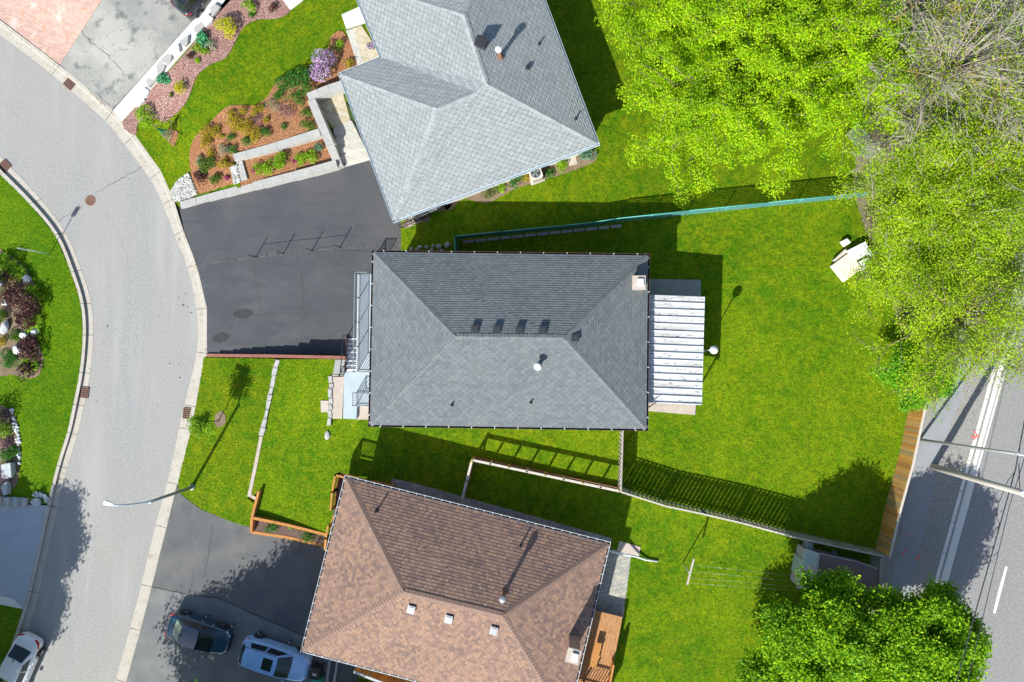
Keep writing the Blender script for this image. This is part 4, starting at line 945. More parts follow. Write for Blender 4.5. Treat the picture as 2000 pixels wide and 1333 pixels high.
# ---------------------------------------------------------------- fences
up = Vector((0, 0, 1))
def resample(a, b, step):
    n = max(1, round((b - a).length / step)); return [a.lerp(b, i / n) for i in range(n + 1)]
# teal chain link fence with privacy mesh (traced along its top edge)
def meshfence(top_px, h, panel_mats, label, gap=.5, frame='teal_frame', post=2.6, strip=.045):
    pts = [P(x, y, YD + h) - up * h for x, y in top_px]; t = thing('mesh_fence', tuple(pts[len(pts) // 2]), label, 'fence')
    for k, (a, b) in enumerate(zip(pts, pts[1:])):
        mb = MB(); d = (b - a).normalized(); n = int((b - a).length / strip)
        for i in range(n):
            p = a + (b - a) * (i / n); q = p + d * strip * (1 - gap); mb.face([p + up * .04, q + up * .04, q + up * (h - .03), p + up * (h - .03)])
        hstep = .09
        for j in range(int(h / hstep)):
            z = .05 + j * hstep; mb.face([a + up * z, b + up * z, b + up * (z + hstep * (1 - gap)), a + up * (z + hstep * (1 - gap))])
        mb.build('mesh_panel', panel_mats[min(k, len(panel_mats) - 1)], t)
        mb = MB(); mb.tube([a + up * h, b + up * h], .028, 6); mb.build('top_rail', frame, t)
        for p in resample(a, b, post): mb = MB(); mb.tube([p, p + up * (h + .06)], .03, 6); mb.build('post', frame, t)
    return t
surf('teal_light', [(.10, .34, .36), (3, .4, .7, (.14, .38, .38), 3)], .6)
t = meshfence([(889, 491), (887.7, 462), (980, 452.5), (1100, 441), (1160, 434.5), (1206, 427)], 1.25, ['teal_mesh'], 'teal mesh fence section with slabs along its foot, north of the slate roof', .25)
mb = MB()
for x in range(905, 1205, 24):
    y = lerp([887, 1206], [473, 440], x) + 2.5; a, b = P(x, y, YD + .12), P(x + 21, y - 2.4, YD + .12); mb.beam(a, b, .16, .2)
mb.build('footing', 'concrete_grey', t)
meshfence([(1206, 427), (1345, 412), (1500, 396), (1636, 382), (1700, 375)], 1.3, ['teal_light'], 'pale teal mesh fence section crossing the back lawns to the trees', .55)
meshfence([(1676, 243), (1700, 270), (1728, 306)], 1.9, ['link_mesh'], 'bare grey chain link fence section glimpsed among the trees', .7, 'galvanised', 1.6, .06)

def boardfence(top_px, h, label, board='weathered_board', rail='grey_wood', bw=.14, gap=.04, side=1, z0=YD, cap=True, alt=True, name='board_fence', post=2.4, cat='fence', cw=.13, capmat=None):
    pts = [P(x, y, z0 + h) - up * h for x, y in top_px]; t = thing(name, tuple(pts[len(pts) // 2]), label, cat)
    bd = MB(); rl = MB(); po = MB(); cp = MB(); k = 0
    for a, b in zip(pts, pts[1:]):
        d = (b - a).normalized(); s = Vector((-d.y, d.x, 0)) * side; n = max(1, int(round((b - a).length / (bw + gap))))
        for i in range(n):
            p = a + (b - a) * ((i + .5) / n); o = s * (.055 if (k % 2 == 0 or not alt) else -.055); hh = h - .02 - rnd.uniform(0, .03)
            c = p + o; bd.beam(c + up * .04, c + up * hh, bw * rnd.uniform(.94, 1.03), .02, up=s); k += 1
        for z in (.3, h - .25): rl.beam(a + up * z, b + up * z, .04, .07)
        for p in resample(a, b, post): po.beam(p, p + up * (h + .0), .09, .09)
        if cap: cp.beam(a + up * (h + .012), b + up * (h + .012), cw, .035)
    bd.build('fence_board', board, t); rl.build('rail', rail, t); po.build('post', rail, t)
    if cap: cp.build('cap_rail', capmat or rail, t)
    return t
boardfence([(1212, 961), (1300, 989), (1380, 1006), (1452, 1023), (1552, 1050), (1640, 1069), (1726, 1087)], 1.6, 'long weathered grey board fence running east from the picket corner to the street', bw=.135, gap=-.008, alt=True, capmat='pale_wood', cw=.07)
boardfence([(1216.5, 834), (1215, 890), (1212.5, 960)], 1.6, 'weathered grey picket fence from the slate house corner to the long fence', bw=.14, gap=-.008, alt=True, capmat='grey_wood', cw=.09)
boardfence([(1738, 1088), (1760, 992), (1784, 905), (1808, 792), (1838, 690)], 1.75, 'tall orange-stained board fence between back lawn and street verge', 'stained_board', 'grey_wood', .14, .004, 1, cap=True, alt=False, cw=.12, capmat='pale_wood')
boardfence([(1722, 1092), (1716, 1170), (1704, 1260)], 1.6, 'grey board fence along the street behind the mauve shed', bw=.14, gap=.03, alt=False)
# open rail fence between the middle and south yards
def railfence(top_px, h, label, posts_wood='post_wood'):
    pts = [P(x, y, YD + h) - up * h for x, y in top_px]; t = thing('rail_fence', tuple(pts[0]), label, 'fence')
    a, b = pts; rl = MB(); d = (b - a).normalized(); s = Vector((-d.y, d.x, 0))
    rl.beam(a + up * (h - .02), b + up * (h - .02), .14, .04); rl.build('top_rail', 'pale_wood', t); f_ = MB(); f_.beam(a + up * (h - .12) , b + up * (h - .12), .03, .14); f_.build('upper_board', 'grey_wood', t)
    kb = MB(); kb.beam(a + up * .17 + s * .02, b + up * .17 + s * .02, .04, .3); kb.build('kick_board', 'red_timber', t)
    for i, p in enumerate(resample(a, b, 1.15)):
        mb = MB(); mb.beam(p, p + up * (h + (.07 if i % 2 == 0 else 0)), .1, .1); mb.build('post', posts_wood if i % 2 == 0 else 'pale_wood', t)
    return t
railfence([(922, 899), (1210, 960)], 1.25, 'open rail fence with tan posts casting a ladder shadow on the lawn')
railfence([(921, 902), (902, 976)], 1.25, 'short pale rail fence from the tan post corner to the brown house')
# cedar edging and its planter (south front)
def edging(path, z, w, h, mat, label, name='timber_edging'):
    mb = MB()
    for a, b in zip(path, path[1:]): mb.beam(P(*a, z) - up * h / 2, P(*b, z) - up * h / 2, w, h)
    return tag(mb.build(name, mat, origin=tuple(P(*path[0], z - h))), label, 'edging')
edging([(505, 960), (492, 1010), (490, 1040)], 1.0, .16, .9, 'cedar', 'cedar timber edge rising from the pale wall down to the planter')
edging([(492, 1012), (560, 1026), (637, 1045)], .98, .17, .35, 'cedar', 'cedar rail along the north side of the small planter')
edging([(491, 1040), (560, 1050), (634, 1067)], .62, .17, .55, 'cedar', 'cedar rail along the driveway side of the small planter')
sheet('mulch_box', [(494, 1014), (640, 1049), (636, 1066), (491, 1038)], .6, 'mulch_dark', 0, skirt=.5)
shrub(531, 1031, 12, 'leaf_green', 'small green shrub in the western half of the cedar planter', .6, size=.09)
shrub(598, 1047, 13, 'leaf_bush', 'small green shrub at the eastern end of the cedar planter', .6, size=.09)
shrub(566, 1030, 4, 'leaf_bright', 'tiny lime seedling between the two planter shrubs', .6, size=.06)

# decks of the south house
t = thing('porch_deck', tuple(P(668, 960, YD)), 'cedar porch deck with railings wrapping the northwest corner of the brown roof', 'deck')
zd = YD + .85
def deckpoly(px, z, th, mat, name): mb = MB(); mb.prism([P(x, y, z).to_2d() for x, y in px], z - th, z); return mb.build(name, mat, t)
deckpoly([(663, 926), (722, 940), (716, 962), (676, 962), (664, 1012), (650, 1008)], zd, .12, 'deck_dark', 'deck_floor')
def cedar_rail(pts, h=.9, bal=.13): railing(pts, h, 'cedar', t, bal, 1.3, .04, .1, prail=.07)
cedar_rail([P(722, 938, zd), P(664, 924, zd), P(658, 956, zd), P(655, 990, zd)])
cedar_rail([P(722, 938, zd), P(770, 947, YD)], .85); cedar_rail([P(720, 950, zd), P(766, 962, YD)], .85)
for i in range(4):
    z = zd - .17 * (i + 1); x = 724 + i * 11; y = 939 + i * 2.2; deckpoly([(x, y), (x + 11, y + 2.2), (x + 8, y + 16), (x - 3, y + 14)], z, .05, 'deck_cedar', 'step')
deckpoly([(655, 990), (664, 994), (655, 1030), (645, 1024)], zd - .3, .06, 'cedar', 'landing_board')
cedar_rail([P(650, 1022, YD + .4), P(646, 1045, YD + .4), P(644, 1066, YD + .2)], .9)
t = thing('back_deck', tuple(P(1180, 1260, YD)), 'cedar back deck beside the brown roof chimney with bench and railing', 'deck')
zd = YD + .75
for i in range(14):
    u0, u1 = i / 14, (i + .93) / 14; L = lambda u: ((1146 + u * 70, 1189 + u * 17), (1100 + u * 83, 1362 + u * 20))
    a, b = L(u0); c, d = L(u1)
    mb = MB(); mb.prism([P(*q, zd).to_2d() for q in (a, c, d, b)], zd - .04, zd); mb.build('deck_board', 'deck_cedar', t)
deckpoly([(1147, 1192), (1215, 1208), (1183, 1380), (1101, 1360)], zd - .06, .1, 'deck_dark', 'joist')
mb = MB()
for x, y in ((1214, 1208), (1203, 1262), (1190, 1320)): q = P(x, y, zd); mb.box((q.x, q.y, YD + .35), (.1, .1, .7))
mb.build('support_post', 'deck_cedar', t)
railing([P(1196, 1288, zd), P(1186, 1340, zd), P(1180, 1370, zd)], .9, 'cedar', t, .15, 1.2, .04, .1, prail=.07)
railing([P(1186, 1342, zd), P(1140, 1330, zd), P(1118, 1326, zd)], .9, 'cedar', t, .15, 1.2, .04, .1, prail=.07)
b = thing('bench', tuple(P(1168, 1278, zd)), 'slatted cedar bench standing on the back deck', 'bench')
for k in range(4):
    mb = MB(); mb.beam(P(1164 + k * 3.3, 1255 + k * .6, zd + .45), P(1153 + k * 3.3, 1302 + k * .6, zd + .45), .085, .035); mb.build('seat_slat', 'cedar', b)
for x, y in ((1165, 1262), (1173, 1264), (1157, 1297), (1165, 1299)): q = P(x, y, zd); mb = MB(); mb.box((q.x, q.y, zd + .2), (.07, .07, .42)); mb.build('leg', 'deck_cedar', b)
boardfence([(691, 1313), (744, 1333), (800, 1352), (860, 1372)], 1.7, 'brown-orange stained board fence emerging under the south eave of the brown roof', 'stained_board', 'grey_wood', .14, .004, 1, alt=False, cw=.14, capmat='grey_metal')
shrub(712, 1345, 18, 'leaf_bush', 'dark green shrub behind the stained fence at the bottom edge', YD, size=.09)
for p, q, l in (((644, 1288), (636, 1345), 'western pale kerb strip beside the bins'), ((659, 1291), (650, 1345), 'eastern pale kerb strip beside the brown roof')):
    edging([p, q], .5, .14, .2, 'concrete_grey', l, 'kerb_strip')
def bin_(px, py, mat, label):
    b = P(px, py, .35); t = thing('wheelie_bin', tuple(b), label, 'bin', 'wheeled bins', -.12); mb = MB()
    lo = [(-.24, -.26), (.24, -.26), (.24, .26), (-.24, .26)]; hi = [(x * 1.2, y * 1.2) for x, y in lo]
    vs = [(x, y, .06) for x, y in lo] + [(x, y, .95) for x, y in hi]
    mb.mesh(vs, [(3, 2, 1, 0), (4, 5, 6, 7)] + [(i, (i + 1) % 4, 4 + (i + 1) % 4, 4 + i) for i in range(4)]); mb.build('bin_body', mat, t, True)
    mb = MB(); vs = [(-.31, -.34, .95), (.31, -.34, .95), (.31, .34, .95), (-.31, .34, .95), (-.27, -.30, 1.0), (.27, -.30, 1.0), (.27, .27, 1.04), (-.27, .27, 1.04)]
    mb.mesh(vs, [(3, 2, 1, 0), (4, 5, 6, 7)] + [(i, (i + 1) % 4, 4 + (i + 1) % 4, 4 + i) for i in range(4)])
    for yy in (-.06, 0, .06): mb.box((0, yy, 1.035), (.26, .025, .02), 0, 1)
    mb.build('lid', [mat, 'white_plastic'], t, True)
    mb = MB(); mb.tube([(-.25, .38, .93), (.25, .38, .93)], .02, 6); mb.build('handle', mat, t, True)
    for s in (-1, 1): mb = MB(); mb.tube([(s * .2, .3, .1), (s * .26, .3, .1)], .1, 12); mb.build('wheel', 'tyre', t, True)
bin_(625, 1304, 'black_plastic', 'black wheeled bin between the blue car and the brown roof')
bin_(626, 1325, 'green_plastic', 'green wheeled bin south of the black one at the bottom edge')

# ---------------------------------------------------------------- patio cover, lamp, pipes
t = thing('patio_cover', tuple(P(1318, 684, YD)), 'white ribbed metal patio cover attached behind the slate-roofed house', 'canopy')
zc0, zc1 = YD + 2.62, YD + 2.42; NP = 15
Lx = lambda u: P(1259 - 2 * u, 576 + 210 * u, zc0); Rx = lambda u: P(1375 - 6 * u, 580 + 211 * u, zc1)
for i in range(NP):
    a, b, c, d = Lx(i / NP), Rx(i / NP), Rx((i + .94) / NP), Lx((i + .94) / NP); mb = MB()
    mb.face([a, d, c, b]); mb.face([a - up * .03, b - up * .03, c - up * .03, d - up * .03]); mb.face([a, b, b - up * .03, a - up * .03]); mb.face([b, c, c - up * .03, b - up * .03])
    mb.build('roof_panel', 'roof_panel_white', t)
    mb = MB(); e, f = Lx((i + .965) / NP), Rx((i + .965) / NP); mb.beam(e + up * .03, f + up * .03, .05, .09); mb.build('rib', 'white_metal', t)
mb = MB(); mb.beam(Rx(0) - up * .08, Rx(1) - up * .08, .1, .14); mb.build('front_beam', 'white_metal', t)
for u in (.02, .34, .66, .98): q = Rx(u); mb = MB(); mb.beam(Vector((q.x - .1, q.y, YD)), Vector((q.x - .1, q.y, q.z - .1)), .08, .08); mb.build('post', 'white_metal', t)
t = thing('globe_lamp', tuple(P(1373, 685, YD)), 'white globe lamp on a slim pole beside the patio cover', 'lamp')
b = P(1373, 685, YD); mb = MB(); mb.tube([b, b + up * 2.9], .035, 8); mb.lathe(b, [(.12, 0), (.12, .04), (.04, .06)], 12); mb.build('pole', 'white_metal', t)
mb = MB(); mb.lathe(b + up * 2.9, [(.08, 0), (.1, .05)] + [(.24 * math.sin(a), .05 + .24 - .24 * math.cos(a)) for a in np.linspace(.5, 3.0, 9)], 18); mb.build('globe', 'lamp_clear', t)
mb = MB(); mb.tube([P(1256, 801, YD + 2.9), P(1270, 794, YD + 2.85), P(1284, 784, YD + 2.9)], .035, 8)
tag(mb.build('rusty_pipe', 'rust', origin=tuple(P(1268, 794, YD + 2.8))), 'thin rusty pipe crossing the south end of the patio cover', 'pipe')
mb = MB(); mb.tube([P(1186, 1076, YD + 1.4), P(1212, 1082, YD + .7), P(1240, 1087, YD + .3), P(1262, 1094, YD + .12), P(1285, 1097, YD + .08)], .055, 8)
tag(mb.build('downspout', 'white_metal', origin=tuple(P(1240, 1087, YD))), 'white downspout extension running out from the brown roof corner', 'pipe')

# clothesline
t = thing('clothesline_pole', tuple(P(1334, 1099, YD)), 'pale T-shaped clothesline pole on the south back lawn', 'clothesline')
b = P(1334, 1099, YD); tp = b + up * 2.0
mb = MB(); mb.tube([b, tp], .04, 8); mb.build('pole', 'galvanised', t)
e0, e1 = P(1355, 1092, YD + 2.0), P(1342, 1142, YD + 2.0); mb = MB(); mb.beam(e0, e1, .1, .09); mb.build('crossbar', 'concrete_tan', t)
mb = MB()
for k in (.25, .5, .75, .95):
    p = e0.lerp(e1, k); q = P(1590, 1120 + k * 40, YD + 1.9); mb.tube([p, p.lerp(q, .5) - up * .12, q], .0035, 4)
mb.build('line', 'galvanised', t)

# ---------------------------------------------------------------- sheds and stacked boards
t = thing('shed', tuple(P(1640, 1125, YD)), 'garden shed with mauve lean roof and pale green panel beside the long fence', 'shed')
rd = [P(1599, 1081, YD + 2.3), P(1594, 1150, YD + 2.3)]; le = [P(1573.5, 1072, YD + 1.9), P(1556, 1150, YD + 1.9)]; re = [P(1714, 1111, YD + 1.9), P(1712, 1185, YD + 1.9)]; mt = P(1672, 1097, YD + 2.06)
mid = le[0].lerp(le[1], .42), rd[0].lerp(rd[1], .30)
def slab(pts, th, mat, name):
    mb = MB(); mb.face(pts) ; n = len(pts)
    lo = [p - up * th for p in pts]; mb.face(lo[::-1])
    for i in range(n): mb.face([pts[i], pts[(i + 1) % n], lo[(i + 1) % n], lo[i]])
    return mb.build(name, mat, t)
slab([le[0], mid[0], mid[1], rd[0]], .05, 'shed_green', 'roof_panel'); slab([mid[0], le[1], rd[1], mid[1]], .05, 'shed_pale', 'roof_panel')
slab([rd[0], rd[1], re[1], re[0], mt], .05, 'shed_mauve', 'roof_panel')
mb = MB(); mb.beam(rd[0] + up * .03, rd[1] + up * .03, .1, .04); mb.beam(rd[0] + up * .01, mt + up * .01, .06, .03); mb.beam(mt + up * .01, re[0] + up * .01, .06, .03); mb.build('trim', 'shed_pale', t)
pl = [le[0].lerp(re[0], .05).lerp(le[1], .06), re[0].lerp(le[0], .04).lerp(re[1], .06), re[1].lerp(le[1], .04), le[1].lerp(re[1], .05)]
mb = MB(); mb.prism([(p.x, p.y) for p in pl], YD, YD + 1.78); w_ = mb.build('wall', 'shed_pale', t)
mb = MB(); c_ = pl[0].lerp(pl[3], .5); d_ = (pl[3] - pl[0]).normalized(); d_.z = 0; c_.z = YD + .85; mb.beam(c_ - d_ * .5 + Vector((-.06, 0, 0)), c_ + d_ * .5 + Vector((-.06, 0, 0)), .05, 1.6); mb.build('door', 'shed_green', t)
mb = MB(); mb.prism([P(x, y, YD + .9).to_2d() for x, y in ((1579, 1060), (1589, 1062), (1587, 1078), (1576, 1073))], YD, YD + .9)
tag(mb.build('storage_box', 'shed_green', origin=tuple(P(1583, 1068, YD))), 'small teal storage box between long fence and shed', 'box')
rock(1628, 1080, YD, .22, .18, .2, 'concrete_grey', 'small grey block in the gap behind the shed')
def pile(name, px, z, th, mat, label, cat, tilt=(0, 0, 0, 0)):
    mb = MB(); n = len(px); pts = [P(x, y, z + tilt[i]) for i, (x, y) in enumerate(px)]
    a = sum(pts[i].x * pts[(i + 1) % n].y - pts[(i + 1) % n].x * pts[i].y for i in range(n))
    mb.prism([p.to_2d() for p in pts], [p.z - th for p in (pts if a > 0 else pts[::-1])], [p.z for p in (pts if a > 0 else pts[::-1])])
    return tag(mb.build(name, mat, origin=tuple(P(px[0][0], px[0][1], YD))), label, cat)
pile('plywood_sheet', [(1625, 519), (1660, 493), (1684, 525), (1650, 550)], YD + .45, .4, 'plywood', 'square tan plywood-topped crate under the edge of the trees', 'crate')
pile('wooden_board', [(1628, 508), (1651, 487), (1659, 492), (1632, 513)], YD + .3, .25, 'pale_wood', 'weathered board lying behind the tan plywood crate', 'board')
pile('plastic_box', [(1655, 490), (1690, 472), (1702, 494), (1668, 512)], YD + .5, .35, 'white_plastic', 'white panel box northeast of the plywood crate', 'panel')
pile('plastic_box', [(1676, 512), (1696, 503), (1722, 540), (1694, 548)], YD + .35, .3, 'white_plastic', 'white panel box southeast of the plywood crate', 'panel')
pile('plastic_box', [(1643, 472), (1655, 466), (1662, 474), (1650, 482)], YD + .3, .25, 'white_plastic', 'small white box peeking from the leaves north of the plywood crate', 'panel')
pile('white_board', [(1692, 488), (1697, 485), (1728, 528), (1723, 531)], YD + .6, .08, 'white_metal', 'long narrow white board east of the plywood crate', 'board')

# ---------------------------------------------------------------- drains, lamps, poles
def drain(px, py, ang, z, label):
    c = P(px, py, z); t = thing('storm_drain', tuple(c), label, 'drain', 'storm drains in the gutters', ang); s = .33
    mb = MB()
    for a, b in (((-s, -s), (s, -s)), ((s, -s), (s, s)), ((s, s), (-s, s)), ((-s, s), (-s, -s))): mb.beam((*a, .012), (*b, .012), .06, .03)
    mb.build('frame', 'grate_iron', t, True)
    mb = MB(); mb.box((0, 0, -.002), (s * 1.9, s * 1.9, .008)); mb.build('pit', 'dark_hole', t, True)
    mb = MB()
    for k in range(1, 6): x = -s + 2 * s * k / 6; mb.beam((x, -s, .014), (x, s, .014), .038, .02)
    for k in range(1, 5): y = -s + 2 * s * k / 5; mb.beam((-s, y, .017), (s, y, .017), .05, .02)
    mb.build('grate', 'grate_iron', t, True)
drain(137, 163, -.72, .03, 'rusty square storm drain by the weathered driveway, northernmost in the street')
drain(9, 325, -.8, .03, 'rusty square storm drain at the left edge of the photo')
drain(163, 767, -.12, .04, 'rusty square storm drain in the west gutter opposite the middle house')
drain(368, 808, -.1, .04, 'rusty square storm drain in the east gutter beside the young tree')
b = P(176.5, 392, .0); mb = MB(); mb.lathe(b, [(.36, 0), (.36, .012), (.32, .016), (.31, .012), (.0, .013)], 32)
for i in range(-5, 6):
    for j in range(-5, 6):
        if i * i + j * j < 25: mb.box((b.x + i * .055, b.y + j * .055, .016), (.03, .03, .008))
tag(mb.build('manhole_cover', 'grate_iron', origin=tuple(b)), 'round rusty manhole cover in the street', 'manhole cover')

t = thing('street_lamp', tuple(P(375, 952, .2)), 'grey curved-arm street lamp reaching over the street from the front lawn', 'street lamp')
b = P(375, 952, .2); top = b + up * 4.7; hd = P(222, 986.5, 6.9)
mb = MB(); mb.tube([b, b + up * 2.4, top], [.11, .095, .08], 12); mb.lathe(b, [(.2, 0), (.2, .05), (.12, .07)], 14); mb.build('pole', 'grey_metal', t)
mb = MB(); pts = []
for k in range(9):
    u = k / 8; q = top.lerp(hd, u); q.z = top.z + (hd.z - top.z) * math.sin(u * math.pi / 2); pts.append(q)
mb.tube(pts, [.05] * 9, 10); mb.tube([top - up * .15, top + up * .1], .1, 12); mb.build('arm', 'pale_blue_metal', t)
d = (hd - pts[-2]); d.z = 0; d.normalize(); s = Vector((-d.y, d.x, 0)); mb = MB()
q0, q1 = hd, hd + d * .55; vs = [q0 - s * .07 - up * .05, q0 + s * .07 - up * .05, q0 + s * .07 + up * .06, q0 - s * .07 + up * .06, q1 - s * .15 - up * .08, q1 + s * .15 - up * .08, q1 + s * .13 + up * .08, q1 - s * .13 + up * .08]
mb.mesh(vs, [(0, 1, 2, 3), (7, 6, 5, 4), (0, 4, 5, 1), (1, 5, 6, 2), (2, 6, 7, 3), (3, 7, 4, 0)]); h_ = mb.build('lamp_head', 'white_plastic', t)
mb = MB(); mb.box(((q0 + q1) / 2 - up * .09), (.3, .2, .03), math.atan2(d.y, d.x)); mb.build('lens', 'lamp_clear', h_)
t = thing('sign_post', tuple(P(97, 497, ZW)), 'thin galvanised sign post with a small plate on the west lawn', 'sign post')
b = P(97, 497, ZW); mb = MB(); mb.tube([b, b + up * 2.75], .03, 8); mb.build('post', 'pale_blue_metal', t)
mb = MB(); mb.beam(b + up * 2.4 + Vector((-.16, -.02, 0)), b + up * 2.4 + Vector((.16, -.02, 0)), .02, .55); mb.build('plate', 'grey_metal', t)
t = thing('utility_pole', tuple(P(1822, 912, YD)), 'tall round wooden utility pole leaning over the street on the right', 'utility pole')
b = P(1822, 912, YD); mb = MB(); mb.tube([b, b + up * 4, b + up * 8.4], [.19, .165, .14], 14); mb.build('pole', 'pole_wood', t)
mb = MB(); mb.lathe(b + up * 8.4, [(.16, 0), (.16, .06), (.05, .07), (.05, .02), (0, .02)], 14); mb.build('pole_cap', 'white_metal', t)
mb = MB(); mb.tube([b + Vector((.2, .05, .1)), b + Vector((.3, .1, 2)), b + Vector((.18, .1, 3.2)), b + Vector((.28, -.05, 4.6)), b + Vector((.16, -.1, 6)), b + Vector((.3, .1, 7.6)), P(1990, 905, 8.3)], .022, 5); mb.build('cable', 'dark_metal', t)
t = thing('steel_pole', tuple(P(1795, 859, YD)), 'thin grey steel pole standing at the stained fence, above the wooden pole', 'pole')
a, b = P(1795, 859, YD), P(2030, 893, 9.6); mb = MB(); mb.tube([a, a.lerp(b, .5), b], [.09, .08, .07], 10); mb.build('pole', 'galvanised', t)
mb = MB(); q = P(1990, 886, 8.9); mb.box(q, (.35, .1, .08)); mb.box(q + up * .1, (.06, .06, .2)); mb.build('bracket', 'galvanised', t)
def wire(pts, r, label):
    mb = MB(); Q = [P(x, y, z) for x, y, z in pts]; mb.tube(Q, r, 5); tag(mb.build('overhead_wire', 'dark_metal', origin=tuple(Q[0])), label, 'wire', None)
wire([(2040, 700, 8.6), (2002, 816, 8.3), (1983, 918, 8.2), (1942, 1065, 8.1), (1902, 1207, 8.1), (1868, 1333, 8.2), (1800, 1600, 8.6)], .028, 'thick black overhead wire nearest the utility pole top')
wire([(2050, 740, 8.6), (2003, 888, 8.3), (1971, 990, 8.2), (1911, 1243, 8.2), (1888, 1340, 8.2), (1820, 1620, 8.6)], .018, 'thin overhead wire east of the thick one')
wire([(1985, 918, 8.2), (1968, 940, 7.5), (1950, 985, 7.0), (1946, 1010, 7.0), (1952, 1022, 7.4), (1946, 1050, 8.1)], .016, 'loose black cable loop hanging from the thick overhead wire')

# air conditioner and flower pot
t = thing('air_conditioner', tuple(P(1047, 345, YD)), 'pale round-cornered air conditioner unit under the grey roof south eave', 'air conditioner', None, .33)
mb = MB(); mb.prism([(x, y) for x, y in ((-.45, -.45), (.45, -.45), (.45, .5), (-.45, .5))], 0, .06); mb.build('pad', 'concrete_tan', t, True)
rr = []
for cx_, cy_, a0 in ((.27, .27, 0), (-.27, .27, 90), (-.27, -.27, 180), (.27, -.27, 270)):
    for a in (0, 30, 60, 90): rr.append((cx_ + .11 * math.cos(math.radians(a0 + a)), cy_ + .11 * math.sin(math.radians(a0 + a))))
mb = MB(); mb.prism(rr, .06, .82)
for k in range(-6, 7): mb.box((k * .05, -.385, .43), (.012, .012, .66), 0, 1)
mb.build('casing', ['tan_plastic', 'grey_metal'], t, True)
mb = MB(); mb.lathe((0, 0, .822), [(.30, 0), (.30, .012), (0, .012)], 28); f_ = mb.build('fan_well', 'dark_hole', t, True)
mb = MB()
for r in (.06, .12, .18, .24, .29):
    mb.tube([(r * math.cos(a), r * math.sin(a), .85) for a in np.linspace(0, 6.2832, 25)], .006, 4)
for a in np.linspace(0, math.pi, 5)[:-1]: mb.tube([(-.3 * math.cos(a), -.3 * math.sin(a), .845), (.3 * math.cos(a), .3 * math.sin(a), .845)], .006, 4)
mb.build('grille', 'grey_metal', t, True)
mb = MB()
for k in range(4):
    a = k * math.pi / 2; mb.face([(0, 0, .84), (.26 * math.cos(a), .26 * math.sin(a), .838), (.26 * math.cos(a + .7), .26 * math.sin(a + .7), .842)])
mb.build('fan_blade', 'grey_metal', t, True)
b = P(727, 95, YD + .06); t = thing('flower_pot', tuple(b), 'pot of purple flowers on the tan paved walk under the grey eave', 'flower pot')
mb = MB(); mb.lathe(b, [(.13, 0), (.2, .3), (.22, .3), (.2, .27), (.0, .25)], 18); mb.build('pot', 'tan_plastic', t)
pts = dome_pts((b.x, b.y, b.z + .25), .36, .36, .34, 420); leafmesh('foliage', pts[:170], .07, 'leaf_green', t, tuple(b)); leafmesh('flowers', pts[170:], .07, 'flower_lilac', t, tuple(b), 1.0, .8)

# ---------------------------------------------------------------- rocks and garden stone
rk = [(421, 22, 'squared slab rock at the top of the white walk'), (407, 43, 'grey slab rock beside the bright yellow shrub'), (393, 57, 'grey slab rock north of the green hosta'), (366, 82, 'broad pale slab rock beside the hosta'), (345, 103, 'grey slab rock in the middle of the white walk edge'), (331, 117, 'pale slab rock leaning on its neighbour beside the walk'), (318, 133, 'low pale slab rock in the pink mulch bed'), (306, 145, 'dark-edged slab rock beside the walk above the small hosta'), (298, 158, 'bluish slab rock beside the small hosta'), (283, 185, 'white rock near the foot of the white walk'), (274, 200, 'small white rock at the foot of the white walk')]
for i, (x, y, l) in enumerate(rk):
    rock(x, y, zN(x, y), rnd.uniform(.36, .5), rnd.uniform(.24, .32), .16, 'rock_white' if i in (9, 10) else 'block_white' if i % 3 == 1 else 'block', l, .85 + rnd.uniform(-.2, .2), 'slab rocks edging the white walk', flat=True)
for x, y, r, l in ((804, 486, .14, 'small boulder at the west end of the row above the slate roof'), (814, 487, .12, 'tiny boulder second in the row above the slate roof'), (820, 484, .2, 'flat boulder third in the row above the slate roof'), (833, 483, .15, 'round boulder in the middle of the row above the slate roof'), (844, 489, .16, 'dark boulder touching the slate roof edge'), (846, 481, .12, 'smallest boulder of the row above the slate roof'), (858, 481.5, .23, 'large round boulder second from the teal fence corner'), (873.5, 479, .24, 'tall pale boulder nearest the teal fence corner'), (863, 490, .14, 'half-hidden boulder under the slate eave')):
    rock(x, y, YD, r, r * rnd.uniform(.75, 1.1), r * .8, 'rock_grey', l, rnd.uniform(0, 3), 'boulders above the slate roof')
# white cobbles: individually heaped stones
def cobbles(name, poly, zf, n, s, mat, label, cat='stones'):
    mb = MB(); xs = [p[0] for p in poly]; ys = [p[1] for p in poly]; k = 0
    while k < n:
        x, y = rnd.uniform(min(xs), max(xs)), rnd.uniform(min(ys), max(ys))
        if not inside((x, y), poly): continue
        k += 1; r = s * rnd.uniform(.6, 1.2); c = P(x, y, zf(x, y) + r * .5); a = rnd.uniform(0, 3); e = rnd.uniform(.6, 1)
        vs = []
        for i in range(6):
            t_ = a + i * math.pi / 3; q = rnd.uniform(.85, 1.1); vs.append((c.x + r * q * math.cos(t_), c.y + r * q * e * math.sin(t_), c.z - r * .3))
        for i in range(6):
            t_ = a + .3 + i * math.pi / 3; vs.append((c.x + r * .6 * math.cos(t_), c.y + r * .6 * e * math.sin(t_), c.z + r * .35))
        mb.mesh(vs, [tuple(range(6, 12))] + [(i, (i + 1) % 6, 6 + (i + 1) % 6, 6 + i) for i in range(6)], 0, False)
    o = mb.build(name, mat); return tag(o, label, cat, None, 'stuff')
cobbles('white_pebbles', [(334, 374), (346, 354), (367, 338), (384, 378), (371, 386), (342, 393)], lambda x, y: zN(x, y) + .05, 520, .10, 'white_gravel', 'white pebbles heaped at the corner of the orange mulch bed')
